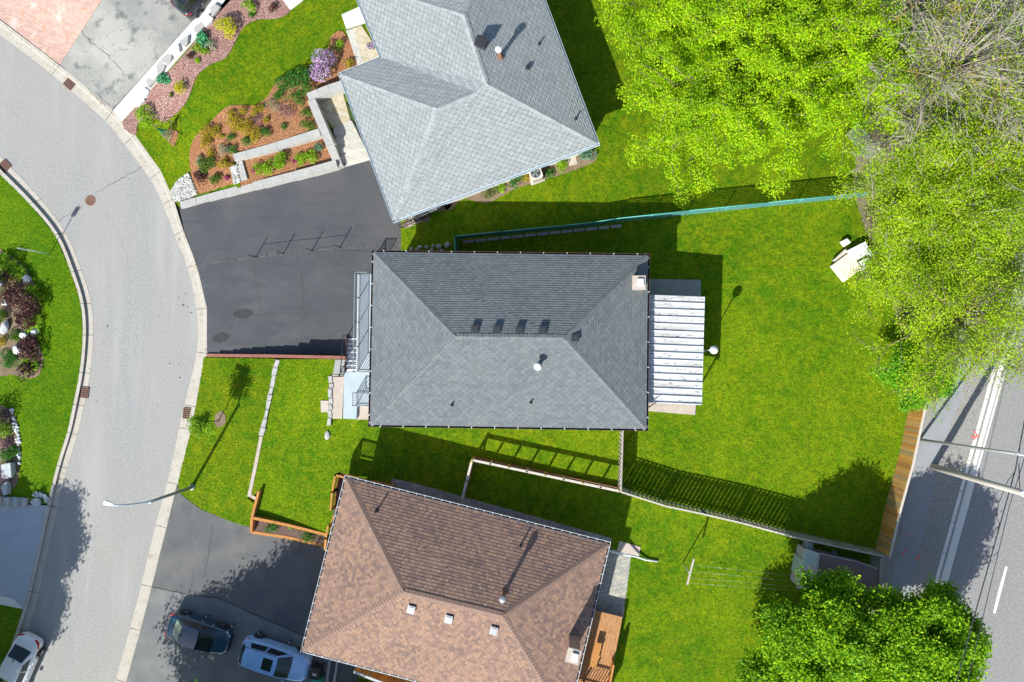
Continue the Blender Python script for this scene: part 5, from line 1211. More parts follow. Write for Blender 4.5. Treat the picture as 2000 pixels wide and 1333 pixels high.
cobbles('white_pebbles', [(450, 328), (462, 322), (469, 355), (457, 360)], lambda x, y: zN(x, y) + .08, 190, .085, 'white_gravel', 'white pebbles in a narrow strip beside the planter')
cobbles('soil_pebbles', [(784, 441), (808, 420), (826, 432), (800, 443)], lambda x, y: YD + .03, 160, .06, 'concrete_tan', 'tan pebbles at the driveway corner under the grey roof')
cobbles('edge_stones', [(20, 795), (26, 800), (37, 850), (42, 905), (36, 908), (30, 855)], lambda x, y: ZW, 45, .13, 'rock_white', 'row of white stones edging the southwest flower bed')
cobbles('stone_ring', [(62, 966), (72, 961), (90, 968), (96, 978), (90, 984), (84, 972), (68, 970)], lambda x, y: ZW + .05, 90, .1, 'rock_blue', 'ring of small stones at the corner of the blue driveway')
rock(72, 980, ZW, .36, .24, .12, 'rock_blue', 'flat bluish slab inside the ring of small stones', 0, flat=True)
rock(22, 918, ZW, .36, .5, .3, 'rock_blue', 'large pale blue boulder south of the southwest bed', .1, flat=True)
rock(16, 952, ZW, .22, .52, .25, 'rock_blue', 'long narrow bluish stone beside the blue driveway steps', .02, flat=True)
mb = MB()
for i in range(4):
    x0 = 52 - i * 17; z = ZW + .1 + i * .13; mb.prism([P(x, y, z).to_2d() for x, y in ((x0, 974), (x0 - 13, 972), (x0 - 15, 986), (x0 - 2, 989))], ZW, z)
    mb.prism([P(x, y, z).to_2d() for x, y in ((x0 + 3, 974), (x0, 974), (x0 - 2, 989), (x0 + 1, 990))], ZW, z + .06, 1)
tag(mb.build('stone_steps', ['rock_blue', 'grey_wood'], origin=tuple(P(30, 980, ZW))), 'bluish garden steps along the top of the blue concrete driveway', 'steps')
for x, y, sx, sy, l in ((7, 552, .25, .4, 'whitish rock left of the upper red-leaved shrub'), (14, 590, .3, .3, 'bluish white rock left of the middle red-leaved shrub'), (13, 640, .3, .55, 'tall white rock at the left edge between shrubs'), (50, 655, .28, .25, 'white rock above the lower red-leaved shrub'), (38, 682, .35, .4, 'bright white rock left of the lower red-leaved shrub'), (56, 545, .3, .3, 'bluish rock right of the upper red-leaved shrub'), (72, 648, .3, .25, 'blue-grey rock right of the lower shrubs')):
    rock(x, y, ZW, sx, sy, .3, 'rock_white', l, rnd.uniform(-.5, .5), 'white rocks in the west bed')

# ---------------------------------------------------------------- shrubs
S = shrub
S(442, 50, 21, 'leaf_yellow', 'bright yellow shrub near the top of the pink mulch bed', name='yellow_shrub', size=.10)
S(353, 167, 14, 'leaf_yellow', 'smaller bright yellow shrub low in the pink mulch bed', name='yellow_shrub', size=.09)
S(396, 76, 15, 'leaf_mint', 'mint green hosta beside the grey slab rocks', name='hosta', cat='plant', size=.17, hgt=.7, up=1.2, dens=1.2)
S(321, 153, 12, 'leaf_mint', 'round mint green hosta beside the white walk, above the white rock', name='hosta', cat='plant', size=.16, hgt=.7, up=1.2, dens=1.2)
S(487, 12, 13, 'leaf_bright', 'lime green shrub at the top edge of the pink mulch bed', size=.09)
S(492, 30, 7, 'leaf_green', 'little green plant under the lime shrub at the top edge', size=.08)
S(533, 17, 9, 'leaf_purple', 'dark purple plant near the top edge of the pink mulch bed', size=.08)
S(373, 110, 8, 'leaf_purple', 'dark purple plant in the middle of the pink mulch bed', size=.08)
S(383, 92, 10, 'leaf_bright', 'lime plant left of the mint hosta', size=.09, hgt=.6)
S(398, 102, 9, 'leaf_bright', 'lime plant right of the dark purple one', size=.09, hgt=.6)
S(386, 117, 7, 'leaf_bright', 'lowest lime plant of the group near the purple one', size=.08, hgt=.6)
S(417, 88, 11, 'leaf_grey', 'pale sparse plant right of the mint hosta', size=.08, hgt=.6, dens=.35)
S(334, 186, 5, 'leaf_bush', 'tiny sprout alone in the lower pink mulch bed', size=.06, dens=.6)
S(284, 231, 22, 'leaf_bright', 'loose lime green shrub at the foot of the pink mulch bed', size=.11, hgt=.8, dens=.6)
S(272, 222, 11, 'leaf_bright', 'small lime shrub touching the foot of the white walk', size=.10, hgt=.8, dens=.5)
# staked conifer
b = P(327, 262, .45); t = thing('conifer', tuple(P(331, 265, zN(331, 265))), 'tiny blue-green conifer inside a wooden stake triangle on the lawn', 'tree')
g = P(331, 265, zN(331, 265)); hh = rng.random(700); an = rng.uniform(0, 6.28, 700); rr_ = .36 * (1 - hh) * rng.uniform(.6, 1.05, 700)
leafmesh('foliage', np.stack([g.x + np.cos(an) * rr_, g.y + np.sin(an) * rr_, g.z + .1 + hh * 1.3], 1), .09, 'leaf_mint', t, tuple(g), .2, .4)
mb = MB(); mb.tube([g, g + up * 1.3], .025, 6); mb.build('trunk', 'bark', t)
t = thing('stake_frame', tuple(g), 'triangular wooden stake frame around the tiny conifer', 'stakes')
st = [P(308, 250, .5), P(341, 240, .6), P(342, 283, .45)]
for q in st:
    q2 = Vector((q.x, q.y, g.z)); mb = MB(); mb.tube([q2, q2 + up * .9], .022, 6); mb.build('stake', 'bark', t)
for i in range(3): a, c = st[i], st[(i + 1) % 3]; mb = MB(); mb.beam(Vector((a.x, a.y, g.z + .7)), Vector((c.x, c.y, g.z + .7)), .03, .03); mb.build('crossbar', 'bark', t)
# orange mulch bed
S(632, 131, 27, 'leaf_green', 'round lilac bush covered in purple blossom near the grey roof corner', name='lilac_bush', cat='bush', flower=('flower_lilac', .72, 1.1), size=.10, hgt=1.05)
S(661, 90, 10, 'leaf_bright', 'small lime shrub at the top tip of the orange mulch bed', size=.08)
S(682, 126, 10, 'leaf_gold', 'small golden shrub below the roof corner in the orange bed', size=.08)
S(561, 163, 24, 'leaf_green', 'large dark green bush at the lawn edge of the orange bed', name='bush', cat='bush', size=.09)
S(592, 157, 23, 'leaf_green', 'large dark green bush touching the lilac bush', name='bush', cat='bush', size=.09)
S(581, 194, 12, 'leaf_green', 'dark green shrub by the corner of the patio walls', size=.08)
S(598, 220, 10.5, 'leaf_bush', 'upper round boxwood beside the tall patio wall', name='boxwood', size=.07)
S(600, 243, 12, 'leaf_bush', 'lower round boxwood beside the tall patio wall', name='boxwood', size=.07)
hz = [(473, 217, 9, 'westernmost small golden heather at the top of the orange bed'), (498, 217, 10, 'middle golden heather along the top of the orange bed'), (451, 222, 8, 'little golden heather at the northwest rim of the orange bed'), (454, 239, 15, 'large golden heather in the centre of the orange bed'), (479, 249, 17, 'largest golden heather in the centre of the orange bed'), (461, 252, 11, 'golden heather beneath the large central one'), (501, 262, 14, 'golden heather east of the largest one'), (409, 258, 16, 'big golden heather at the west rim of the orange bed'), (405, 277, 15, 'golden heather under the big western one'), (424, 250, 9, 'small golden heather right of the big western one'), (412, 297, 10, 'lowest golden heather in the western group'), (520, 236, 7, 'tiny golden heather alone in the middle east of the bed'), (434, 267, 5, 'tiny golden sprig between two heather groups'), (510, 213, 9, 'easternmost golden heather along the top of the bed')]
for x, y, r, l in hz: S(x, y, r, 'leaf_gold', l, name='heather', size=.075, group='golden heathers in the orange bed', dens=.8)
for x, y, r, l in ((451, 267, 9, 'round boxwood in the middle of the orange bed, left one of three'), (482, 277, 10, 'round boxwood above the middle of the upper block wall'), (520, 259, 9.5, 'round boxwood east of the golden heathers'), (455, 292, 9, 'small green boxwood near the western end of the upper block wall'), (555, 247, 6.5, 'smallest green boxwood alone in the eastern orange bed')):
    S(x, y, r, 'leaf_green', l, name='boxwood', size=.07, group='round boxwoods')
S(438, 294, 13, 'leaf_grey', 'grey-green shrub at the western end of the upper block wall', size=.08)
S(404, 321, 17, 'leaf_bush', 'olive green shrub with a pale side low in the orange bed', size=.09)
S(391, 314, 10, 'leaf_grey', 'pale clump on the west side of the olive shrub', size=.08)
S(436, 322, 13, 'leaf_gold', 'green and gold shrub beside the upper pebble strip', size=.09)
S(389, 347, 14, 'leaf_purple', 'dark purple barberry at the lower west corner of the orange bed', name='barberry', size=.09)
S(420, 350, 12, 'leaf_bush', 'olive shrub between the purple barberry and the pebble strip', size=.08)
S(444, 347, 6, 'flower_magenta', 'little magenta plant beside the pebble strip', size=.07)
S(536, 205, 16, 'leaf_grey', 'pale sprawling shrub at the lawn edge east of the heathers', size=.07, dens=.35, hgt=.6)
S(557, 214, 17, 'leaf_mauve', 'sparse mauve shrub with bare twigs in the eastern orange bed', size=.07, dens=.3, hgt=.7)
S(502, 232, 12, 'leaf_mauve', 'faint mauve shrub between two golden heathers', size=.07, dens=.35, hgt=.5)
S(541, 187, 10, 'leaf_green', 'small green shrub left of the large dark bush', size=.08)
for x, y, r, l in ((507, 330, 11, 'westernmost lime shrub in the narrow planter'), (523, 326, 14, 'second lime shrub from the west in the narrow planter'), (549, 317, 17, 'large lime shrub in the middle of the narrow planter'), (592, 310, 14, 'lime shrub east of the magenta flowers in the planter'), (609, 305, 13, 'easternmost lime shrub in the narrow planter')):
    S(x, y, r, 'leaf_bright', l, .66, size=.09, group='lime shrubs in the narrow planter', hgt=.7)
S(621, 289, 9, 'leaf_blue', 'bluish green plant at the east end of the narrow planter', .66, size=.1)
S(556, 302, 8, 'leaf_green', 'green plant behind the middle lime shrub of the planter', .66, size=.08)
S(496, 332, 5, 'flower_magenta', 'small magenta flower at the west end of the planter', .66, size=.07)
S(576, 314, 6, 'flower_magenta', 'magenta flowers between lime shrubs in the planter', .66, size=.07)
# bed south of the north house
S(959, 374, 14, 'leaf_bush', 'spiky green plant at the west end of the south bed', YD, size=.14, hgt=.6, dens=.5, shape=.25)
S(981, 362, 11, 'leaf_bright', 'lime plant between two green clumps under the south eave', YD, size=.09, hgt=.6)
S(1006, 352, 14, 'leaf_green', 'dark green clump with blue flowers under the south eave', YD, size=.09, flower=('leaf_blue', .15, 1.0))
S(1027, 346, 9, 'leaf_gold', 'yellow-green clump just west of the air conditioner', YD, size=.08)
S(1072, 338, 10, 'leaf_green', 'green clump just east of the air conditioner', YD, size=.09)
S(1096, 322, 12, 'leaf_bright', 'bright lime shrub near the small slab under the eave', YD, size=.09)
S(1145, 302, 18, 'leaf_blue', 'bluish broad-leaved plant at the southeast corner of the grey roof', YD, size=.14, hgt=.7)
sheet('stepping_slab', [(1108, 312), (1124, 305), (1128, 320), (1112, 325)], YD, 'concrete_tan', .05, skirt=.06)
# west gardens
for x, y, r, l in ((4, 541, 17, 'dark red-leaved shrub at the left edge, northernmost'), (31, 568, 29, 'upper dark red-leaved shrub above the middle one'), (48, 605, 32, 'large middle dark red-leaved shrub in the west bed'), (61, 682, 28, 'dark red-leaved shrub below the white rocks'), (54, 725, 18, 'southernmost dark red-leaved shrub in the west bed')):
    S(x, y, r, 'leaf_purple', l, ZW, size=.15, name='red_shrub', dens=1.0, hgt=.95, group='dark red-leaved shrubs')
for x, y, r, l in ((26, 528, 20, 'lime lily clump north of the red-leaved shrubs'), (40, 535, 13, 'small lime lily clump touching the upper red-leaved shrub'), (68, 575, 15, 'lime lily clump right of the upper red-leaved shrub'), (70, 632, 17, 'lime lily clump between the middle and lower red-leaved shrubs'), (62, 712, 17, 'lime lily clump above the southernmost red-leaved shrub'), (10, 512, 16, 'lime lily clump at the left edge above the dark shrub')):
    blades(x, y, r, 'leaf_bright', l, ZW, 260, .55, name='lily_clump', group='lily clumps in the west bed', wd=.045)
S(20, 700, 19, 'leaf_green', 'low dark green spreading plant left of the lower red shrub', ZW, size=.07, hgt=.4)
S(30, 655, 14, 'leaf_bush', 'low olive plant between the white rocks', ZW, size=.08, hgt=.4)
S(4, 620, 14, 'leaf_bush', 'green bush cut by the left edge below the white rocks', ZW, size=.1)
S(4, 668, 10, 'leaf_gold', 'yellow-green bush at the left edge, lower', ZW, size=.09)
S(8, 842, 17, 'leaf_bright', 'lime shrub in the southwest flower bed', ZW, size=.12)
S(6, 866, 15, 'leaf_mauve', 'mauve shrub below the lime one in the southwest bed', ZW, size=.09)
S(14, 885, 17, 'leaf_green', 'green ground shrub in the lower southwest bed', ZW, size=.1, hgt=.5)
S(3, 815, 14, 'leaf_mauve', 'mauve shrub at the top of the southwest bed', ZW, size=.09)
S(30, 880, 11, 'leaf_green', 'dark green plant beside the row of white stones', ZW, size=.09, hgt=.6)
S(4, 930, 17, 'leaf_mauve', 'pinkish blossom shrub above the bluish steps', ZW, size=.09, flower=('flower_lilac', .3, 1.0))
S(-2, 1300, 15, 'leaf_bright', 'lime shrub at the left edge beside the white car', ZW, size=.12)
S(-22, 832, 26, 'leaf_green', 'big dark bush reaching in from the left edge over the southwest bed', ZW, size=.13, hgt=1.8, name='bush', cat='bush')
S(-20, 560, 30, 'leaf_bush', 'tall bush just beyond the left edge of the west bed', ZW, size=.12, hgt=1.6, name='bush', cat='bush')

# ---------------------------------------------------------------- trees
def bez(a, b, c, n=6):
    return [a * (1 - t) ** 2 + b * 2 * t * (1 - t) + c * t * t for t in [i / n for i in range(n + 1)]]
def tree(name, px, py, zc_, R, H, label, leaf, nlimb=16, ntw=9, lpc=34, lsize=.15, sig=(.34, .2), bark='bark', base=YD, cb=.32, ry=1.0, trunk=.22, leafy=1.0, tiers=1.0, group=None, lean=(0, 0), subs=0, cat='tree', up_=.75, inner=.35, spread=1.0):
    "px,py: where the crown's centre (at height zc_) shows in the photo"
    c = P(px, py, base + zc_); g = Vector((c.x - lean[0], c.y - lean[1], base)); t = thing(name, tuple(g), label, cat, group)
    mb = MB(); ht = H * .55; tp = Vector((c.x, c.y, base + ht))
    mb.tube(bez(g, Vector((g.x, g.y, base + ht * .6)), tp, 5), [trunk * (1 - .12 * i) for i in range(6)], 10)
    mb.lathe(g, [(trunk * 1.6, -.05), (trunk * 1.15, .2), (trunk, .5)], 10)
    P0 = []; br = MB()
    for i in range(nlimb):
        th = 2.39996 * i + rnd.uniform(-.35, .35); u = (i + .6) / nlimb; rho = math.sqrt(u) * rnd.uniform(.78, 1.06)
        zz = H * (cb + (1 - cb) * math.sqrt(max(.05, 1 - .9 * min(1, rho) ** 2)) * rnd.uniform(.86, 1.0))
        e = Vector((c.x + math.cos(th) * R * rho, c.y + math.sin(th) * R * rho * ry, base + zz))
        s0 = g.lerp(tp, 1); s0 = Vector((c.x * .9 + g.x * .1, c.y * .9 + g.y * .1, base + ht * rnd.uniform(.45, 1.0)))
        m = s0.lerp(e, .5) + Vector((0, 0, (.10 + .10 * rnd.random()) * H * (.4 + rho)))
        L = bez(s0, m, e, 8); r0 = trunk * .42 * (.5 + .5 * rho); br.tube(L, [max(.012, r0 * (1 - k / 8.4)) for k in range(9)], 6)
        for k in range(ntw):
            tt = rnd.uniform(inner, 1.0); j = min(7, int(tt * 8)); p = L[j].lerp(L[j + 1], tt * 8 - j) if j < 8 else L[8]
            d = (L[j + 1] - L[j]).normalized(); a = rnd.choice((-1, 1)) * rnd.uniform(.35, 1.25)
            dd = Vector((d.x * math.cos(a) - d.y * math.sin(a), d.x * math.sin(a) + d.y * math.cos(a), rnd.uniform(-.15, .45))).normalized()
            ln = R * rnd.uniform(.14, .34) * spread; q = p + dd * ln; q2 = p + dd * ln * .5 + Vector((0, 0, .12))
            br.tube([p, q2, q], [.022, .014, .006], 4)
            for w_ in range(3): P0.append((p.lerp(q, .35 + .32 * w_)))
            for w_ in range(subs):
                b0 = p.lerp(q, rnd.uniform(.2, .9)); d3 = Vector((rnd.gauss(0, 1), rnd.gauss(0, 1), rnd.gauss(.3, .6))).normalized(); b1 = b0 + d3 * ln * rnd.uniform(.25, .6)
                br.tube([b0, b0.lerp(b1, .5) + Vector((0, 0, .06)), b1], [.012, .009, .005], 3, caps=False); P0.append(b1)
        P0.append(e)
    for i in range(int(nlimb * 1.5)):
        a = rnd.uniform(0, 6.283); q = .25 * R * math.sqrt(rnd.random()); P0.append(Vector((c.x + math.cos(a) * q, c.y + math.sin(a) * q, base + H * rnd.uniform(.8, .97))))
        br.tube([tp, tp.lerp(P0[-1], .5), P0[-1]], [.05, .03, .01], 5)
    br_ = mb.build('trunk', bark, t); br.build('branch', bark, t)
    P1 = np.array([tuple(p) for p in P0]); keep = rng.random(len(P1)) < leafy; P1 = P1[keep]
    n = len(P1); wgt = rng.uniform(.4, 1.5, n); cnt = np.maximum(1, (lpc * wgt)).astype(int); idx = np.repeat(np.arange(n), cnt)
    off = rng.normal(size=(len(idx), 3)) * np.array([sig[0], sig[0], sig[1]]); ln_ = np.linalg.norm(off, axis=1, keepdims=True); off *= np.minimum(1, 2.2 * sig[0] / np.maximum(ln_, 1e-6))
    leafmesh('crown', P1[idx] + off, lsize, leaf, t, tuple(g), up_)
    return t
tree('maple_tree', 1488, 90, 6.2, 8.4, 8.6, 'huge lime green maple spreading over the north back lawn', 'leaf_lime', 64, 13, 125, .115, (.21, .09), ry=.93, trunk=.32, inner=.25)
tree('bare_tree', 1885, 110, 7.0, 6.6, 9.5, 'half-bare grey-twigged tree at the top right corner', 'leaf_sparse', 38, 14, 5, .10, (.35, .3), 'twig_grey', trunk=.3, leafy=.6, subs=9, inner=.2)
tree('bare_tree', 1775, 175, 5.0, 3.6, 6.5, 'smaller half-bare twiggy tree between the maple and the corner', 'leaf_sparse', 20, 10, 6, .09, (.3, .25), 'twig_grey', trunk=.16, leafy=.45, subs=7, inner=.2)
tree('sparse_tree', 1855, 395, 6.0, 5.0, 8.0, 'yellow-green airy tree in the middle of the right edge', 'leaf_sparse', 38, 14, 42, .10, (.26, .18), 'bark_pale', trunk=.25, leafy=.9, subs=3, inner=.2)
tree('sparse_tree', 1895, 605, 6.2, 5.0, 8.0, 'airy small-leaved tree hanging over the street verge', 'leaf_sparse', 30, 12, 24, .105, (.28, .2), 'bark', trunk=.24, leafy=.8, subs=3, inner=.25)
tree('sparse_tree', 1762, 522, 4.2, 2.9, 5.6, 'small airy tree leaning over the plywood crate', 'leaf_sparse', 22, 11, 26, .10, (.26, .18), 'bark', trunk=.14, leafy=.85, subs=3, inner=.2)
tree('sparse_tree', 1975, 260, 6.0, 4.0, 8.0, 'airy tree cut by the right edge beneath the bare tree', 'leaf_sparse', 24, 13, 15, .11, (.3, .24), 'twig_grey', trunk=.2, leafy=.7, subs=5, inner=.2)
tree('hedge_tree', 1792, 725, 2.4, 1.9, 3.6, 'dense dark green bushy tree at the top of the stained fence', 'leaf_hedge', 30, 11, 85, .12, (.22, .14), trunk=.12, inner=.1, cb=.15)
tree('maple_tree', 1612, 1252, 4.2, 3.2, 6.0, 'dense deep green tree covering the mauve shed, west one of the pair', 'leaf_deep', 34, 13, 85, .17, (.27, .13), trunk=.24, inner=.25)
tree('maple_tree', 1797, 1268, 4.6, 3.25, 6.4, 'dense deep green tree over the street verge, east one of the pair', 'leaf_deep', 34, 13, 85, .17, (.27, .13), trunk=.24, inner=.25)
tree('maple_tree', 1545, 1375, 3.8, 2.8, 5.2, 'deep green tree rising from the bottom edge below the western one', 'leaf_deep', 26, 11, 85, .17, (.27, .13), trunk=.18, inner=.25)
tree('young_tree', 394, 828, 2.2, .75, 3.1, 'slim young tree with lime leaves beside the east gutter drain', 'leaf_bright', 12, 4, 16, .11, (.12, .16), base=.2, trunk=.035, cb=.3, inner=.3)
# trees beyond the left and bottom edges, which throw their shade into the frame
tree('street_tree', -195, 1190, 4.5, 1.7, 6.0, 'slender tree beyond the left edge north of the others', 'leaf_deep', 16, 8, 50, .22, (.35, .22), base=0, trunk=.15)
tree('street_tree', -185, 1330, 5.5, 3.0, 8.0, 'tree standing beyond the left edge west of the blue driveway', 'leaf_deep', 26, 10, 60, .22, (.36, .22), base=0, trunk=.2)
tree('street_tree', -225, 1490, 5.5, 2.8, 8.0, 'tree standing beyond the left edge south of the blue driveway', 'leaf_deep', 24, 10, 60, .22, (.36, .22), base=0, trunk=.2)
tree('street_tree', 215, 1600, 6.2, 4.4, 8.8, 'tree standing beyond the bottom edge south of the parked cars', 'leaf_deep', 34, 11, 34, .20, (.34, .22), base=.2, trunk=.25, leafy=.85)
tree('street_tree', 350, 1500, 6.6, 3.3, 9.0, 'tree standing beyond the bottom edge nearer the brown house', 'leaf_deep', 28, 10, 32, .20, (.34, .22), base=.2, trunk=.2, leafy=.85)
tree('street_tree', 430, 1585, 4.8, 3.4, 7.0, 'low tree beyond the bottom edge between the others', 'leaf_deep', 24, 10, 30, .20, (.34, .22), base=.2, trunk=.2, leafy=.85)
tree('street_tree', 500, 1580, 5.8, 3.0, 8.0, 'easternmost tree beyond the bottom edge near the brown house', 'leaf_deep', 24, 10, 30, .20, (.34, .22), base=.2, trunk=.2, leafy=.85)

# ---------------------------------------------------------------- cars
def car(label, px, py, hx, hy, body, L=4.5, W=1.82, H=1.45, kind='sedan', glass='car_glass', zbase=0.0, sunroof=False, rear=None, name='parked_car', group='cars parked on driveways and the street'):
    "px,py: image of the car's centre at roof-ish height; (hx,hy): heading in world xy"
    c = P(px, py, zbase + .9); t = thing(name, (c.x, c.y, zbase), label, 'car', group, math.atan2(hy, hx)); h = L / 2
    # stations: x, half width, deck height
    if kind == 'sedan': top = [(-h, .52, .62), (-h + .06, .80, .82), (-h + .35, .90, .96), (-h + .9, .97, .99), (-.9, 1, .98), (0, 1, .96), (.75, .99, .95), (1.1, .98, .94), (h - .65, .94, .84), (h - .2, .84, .74), (h, .56, .56)]
    else: top = [(-h, .62, .7), (-h + .05, .84, .95), (-h + .3, .93, 1.02), (-h + .9, .98, 1.03), (-.9, 1, 1.02), (0, 1, 1.02), (.75, .99, 1.01), (1.1, .98, 1.02), (h - .6, .94, .95), (h - .2, .85, .84), (h, .6, .62)]
    zl = .2; hw = W / 2; mb = MB(); rings = []
    for x, wf, zt in top:
        w_ = hw * wf; zz = zt * H / 1.45
        rings.append([(x, -w_ * .93, zl), (x, -w_, zl + .15), (x, -w_ * 1.0, zl + (zz - zl) * .55), (x, -w_ * .965, zl + (zz - zl) * .86), (x, -w_ * .86, zz), (x, -w_ * .45, zz + .035), (x, 0, zz + .045),
                      (x, w_ * .45, zz + .035), (x, w_ * .86, zz), (x, w_ * .965, zl + (zz - zl) * .86), (x, w_, zl + (zz - zl) * .55), (x, w_, zl + .15), (x, w_ * .93, zl)])
    n = 13; vs = [p for r in rings for p in r]
    fs = [(i * n + j, (i + 1) * n + j, (i + 1) * n + j + 1, i * n + j + 1) for i in range(len(rings) - 1) for j in range(n - 1)]
    fs += [(i * n + n - 1, (i + 1) * n + n - 1, (i + 1) * n, i * n) for i in range(len(rings) - 1)]
    fs += [tuple(range(n)), tuple((len(rings) - 1) * n + j for j in range(n))[::-1]]
    mb.mesh(vs, [f[::-1] for f in fs], 0, True); bo = mb.build('body', body, t, True)
    md = bo.modifiers.new('bevel', 'SUBSURF'); md.levels = 2; md.render_levels = 2
    # cabin
    zb_ = (.93 if kind == 'sedan' else 1.0) * H / 1.45; zr_ = H
    if kind == 'sedan': xb0, xt0, xt1, xb1 = -h + .62, -h + 1.35, .28, 1.12
    else: xb0, xt0, xt1, xb1 = -h + .18, -h + .55, .35, 1.15
    wb, wt = hw * .90, hw * .68
    def sec(x, z, w_): return [(x, -w_, z), (x + (.05 if x > 0 else -.05), -w_ * .5, z + .02), (x + (.07 if x > 0 else -.07), 0, z + .025), (x + (.05 if x > 0 else -.05), w_ * .5, z + .02), (x, w_, z)]
    A0, A1, B1, B0 = sec(xb0, zb_, wb * .86), sec(xt0, zr_ - .04, wt * .95), sec(xt1, zr_ - .02, wt), sec(xb1, zb_, wb * .93)
    mid0, mid1 = [(-.4, -wb, zb_ + .0), (-.4, wb, zb_)], [(-.5, -wt * 1.03, zr_), (-.5, wt * 1.03, zr_)]
    def panel(name, rows, mat, off=0.0, sm=True, par=t):
        mb = MB(); k = len(rows[0]); mb.mesh([p for r in rows for p in r], [(i * k + j, i * k + j + 1, (i + 1) * k + j + 1, (i + 1) * k + j) for i in range(len(rows) - 1) for j in range(k - 1)], 0, sm)
        return mb.build(name, mat, par, True)
    roofm = [(-.5, y, zr_ + .03 - .03 * (y / wt) ** 2) for y in (-wt * 1.03, -wt * .5, 0, wt * .5, wt * 1.03)]
    ro = panel('roof', [A1, roofm, B1], body)
    # painted pillar shell beneath the glass
    def L2(a, b, u): return tuple(a[i] + (b[i] - a[i]) * u for i in range(3))
    def quadgrid(a, b, c_, d, nu, nv): return [[L2(L2(a, b, j / nu), L2(d, c_, j / nu), i / nv) for j in range(nu + 1)] for i in range(nv + 1)]
    shell = MB()
    for a, b, c_, d in ((A0[0], A0[4], A1[4], A1[0]), (B0[4], B0[0], B1[0], B1[4])): shell.face([a, b, c_, d])
    for s in (0, 1):
        k = 0 if s == 0 else 4
        shell.face([A0[k], mid0[s], mid1[s], A1[k]]); shell.face([mid0[s], B0[k], B1[k], mid1[s]])
    shell.build('pillar', body, t, True)
    def inset(rows, e, push, nv):
        return [[tuple(p[i] + push[i] for i in range(3)) for p in r] for r in rows]
    def glasspane(name, lo, hi, e0, e1, f0, f1, push, gm=glass):
        k = len(lo); rows = []
        for v in (f0, (f0 + f1) / 2, f1):
            row = []
            for j in range(5):
                u = e0 + (e1 - e0) * j / 4; q = u * (k - 1); a = min(k - 2, int(q)); p0 = L2(lo[a], lo[a + 1], q - a); p1 = L2(hi[a], hi[a + 1], q - a); p = L2(p0, p1, v)
                row.append(tuple(p[i] + push[i] for i in range(3)))
            rows.append(row)
        return panel(name, rows, gm)
    glasspane('windshield', B0, B1, .04, .96, .03, .97, (.01, 0, .012)); glasspane('rear_window', A0, A1, .07, .93, .06, .95, (-.01, 0, .012), rear or glass)
    for s, sg in ((0, -1), (1, 1)):
        k = 0 if s == 0 else 4
        glasspane('side_window', [A0[k], mid0[s]], [A1[k], mid1[s]], .26, .96, .1, .88, (0, sg * .012, .006)); glasspane('side_window', [mid0[s], B0[k]], [mid1[s], B1[k]], .04, .84, .1, .88, (0, sg * .012, .006))
    if sunroof: mb = MB(); mb.box((xt1 - .52, 0, zr_ + .034), (.62, wt * 1.15, .012)); mb.build('sunroof', 'car_glass', t, True)
    for xw in (-h + .82, h - .86):
        for sg in (-1, 1):
            wh = MB(); wh.tube([(xw, sg * (hw - .2), .33), (xw, sg * (hw - .03), .33), (xw, sg * (hw + .015), .33)], [.33, .33, .29], 22); w_ = wh.build('wheel', 'tyre', t, True)
            rm = MB(); rm.tube([(xw, sg * (hw + .0), .33), (xw, sg * (hw + .02), .33)], [.2, .2], 18, 1)
            for a in range(5):
                an = a * 2 * math.pi / 5; rm.beam((xw, sg * (hw + .028), .33), (xw + .2 * math.cos(an), sg * (hw + .022), .33 + .2 * math.sin(an)), .05, .02, 0, up=(0, 1, 0))
            rm.build('rim', ['rim', 'black_plastic'], w_, True)
            ar = MB(); ar.tube([(xw + .39 * math.cos(a), sg * (hw - .035), .33 + .39 * math.sin(a)) for a in np.linspace(0, math.pi, 11)], .035, 6); ar.build('wheel_arch', 'black_plastic', t, True)
    zz = (.74 if kind == 'sedan' else .82) * H / 1.45
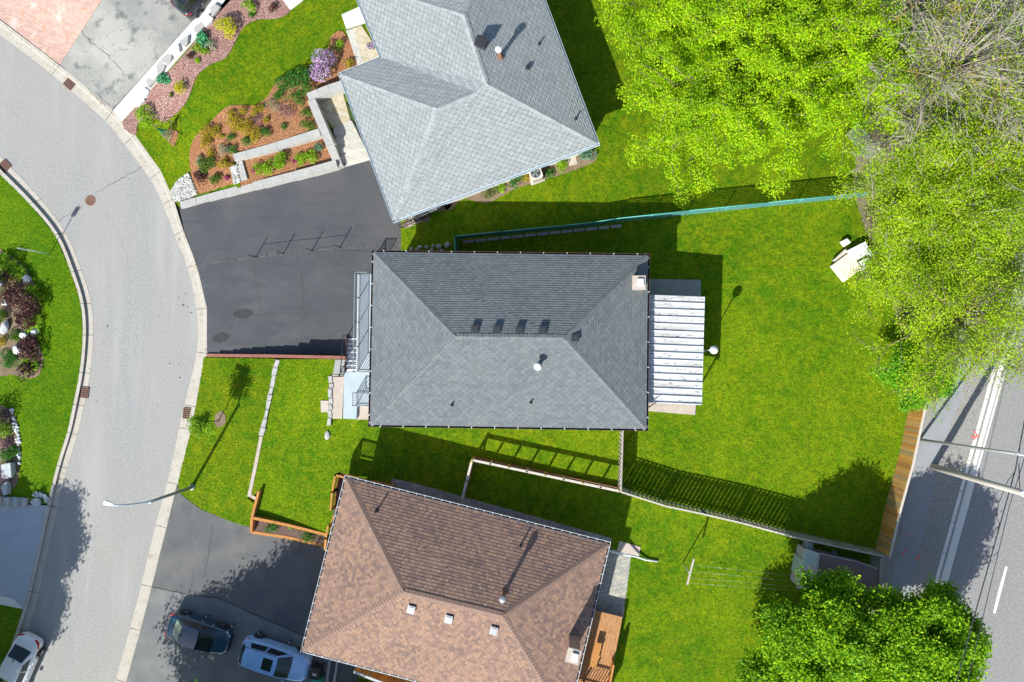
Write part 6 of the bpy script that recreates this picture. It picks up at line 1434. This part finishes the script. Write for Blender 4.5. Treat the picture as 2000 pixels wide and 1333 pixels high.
    for sg in (-1, 1):
        mb = MB(); mb.beam((-h + .05, sg * hw * .46, zz - .02), (-h + .15, sg * hw * .78, zz + .02), .10, .13); mb.beam((-h + .15, sg * hw * .78, zz + .02), (-h + .42, sg * hw * .89, zz + .03), .07, .1); mb.build('taillight', 'tail_red', t, True)
        mb = MB(); mb.beam((h - .10, sg * hw * .5, zz - .14), (h - .36, sg * hw * .82, zz - .06), .10, .12); mb.build('headlight', 'lamp_clear', t, True)
        mb = MB(); mb.box((.92, sg * (hw + .09), zb_ + .06), (.14, .2, .13), 0); m_ = mb.build('side_mirror', body, t, True); q = m_.modifiers.new('b', 'BEVEL'); q.width = .03; q.segments = 2
        for xd in (-.95, .1): mb = MB(); mb.tube([(xd - .1, sg * (hw * .985), .78), (xd + .1, sg * (hw * .985), .78)], .015, 6); mb.build('door_handle', 'chrome' if body != 'paint_white' else body, t, True)
    mb = MB(); mb.box((h - .02, 0, .42), (.06, W * .55, .16)); mb.build('grille', 'black_plastic', t, True)
    if kind != 'sedan':
        for sg in (-1, 1): mb = MB(); mb.tube([(-h + .55, sg * wt * 1.0, zr_ + .03), (-.5, sg * wt * 1.05, zr_ + .06), (.25, sg * wt * 1.0, zr_ + .02)], .018, 6); mb.build('roof_rail', 'black_plastic', t, True)
    else:
        mb = MB(); mb.beam((xt0 + .1, 0, zr_ + .01), (xt0 - .05, 0, zr_ + .06), .03, .05); mb.build('antenna', 'black_plastic', t, True)
    return t
car('dark navy compact car parked on the light driveway beside the street', 384, 1241, .957, -.29, 'paint_navy', 4.2, 1.80, 1.5, 'sedan', zbase=.14, rear='car_glass_pale', sunroof=False)
car('pale blue sport utility car with sunroof in front of the brown house', 536, 1290, .962, -.272, 'paint_silver', 4.55, 1.86, 1.66, 'suv', zbase=.22, sunroof=True)
car('white sedan with red tail lights parked at the lower left kerb', 27, 1312, -.40, -.917, 'paint_white', 4.7, 1.84, 1.45, 'sedan', zbase=0)
car('black car cut by the top edge on the weathered driveway', 392, -34, .64, .77, 'paint_black', 4.6, 1.86, 1.6, 'suv', zbase=.75)
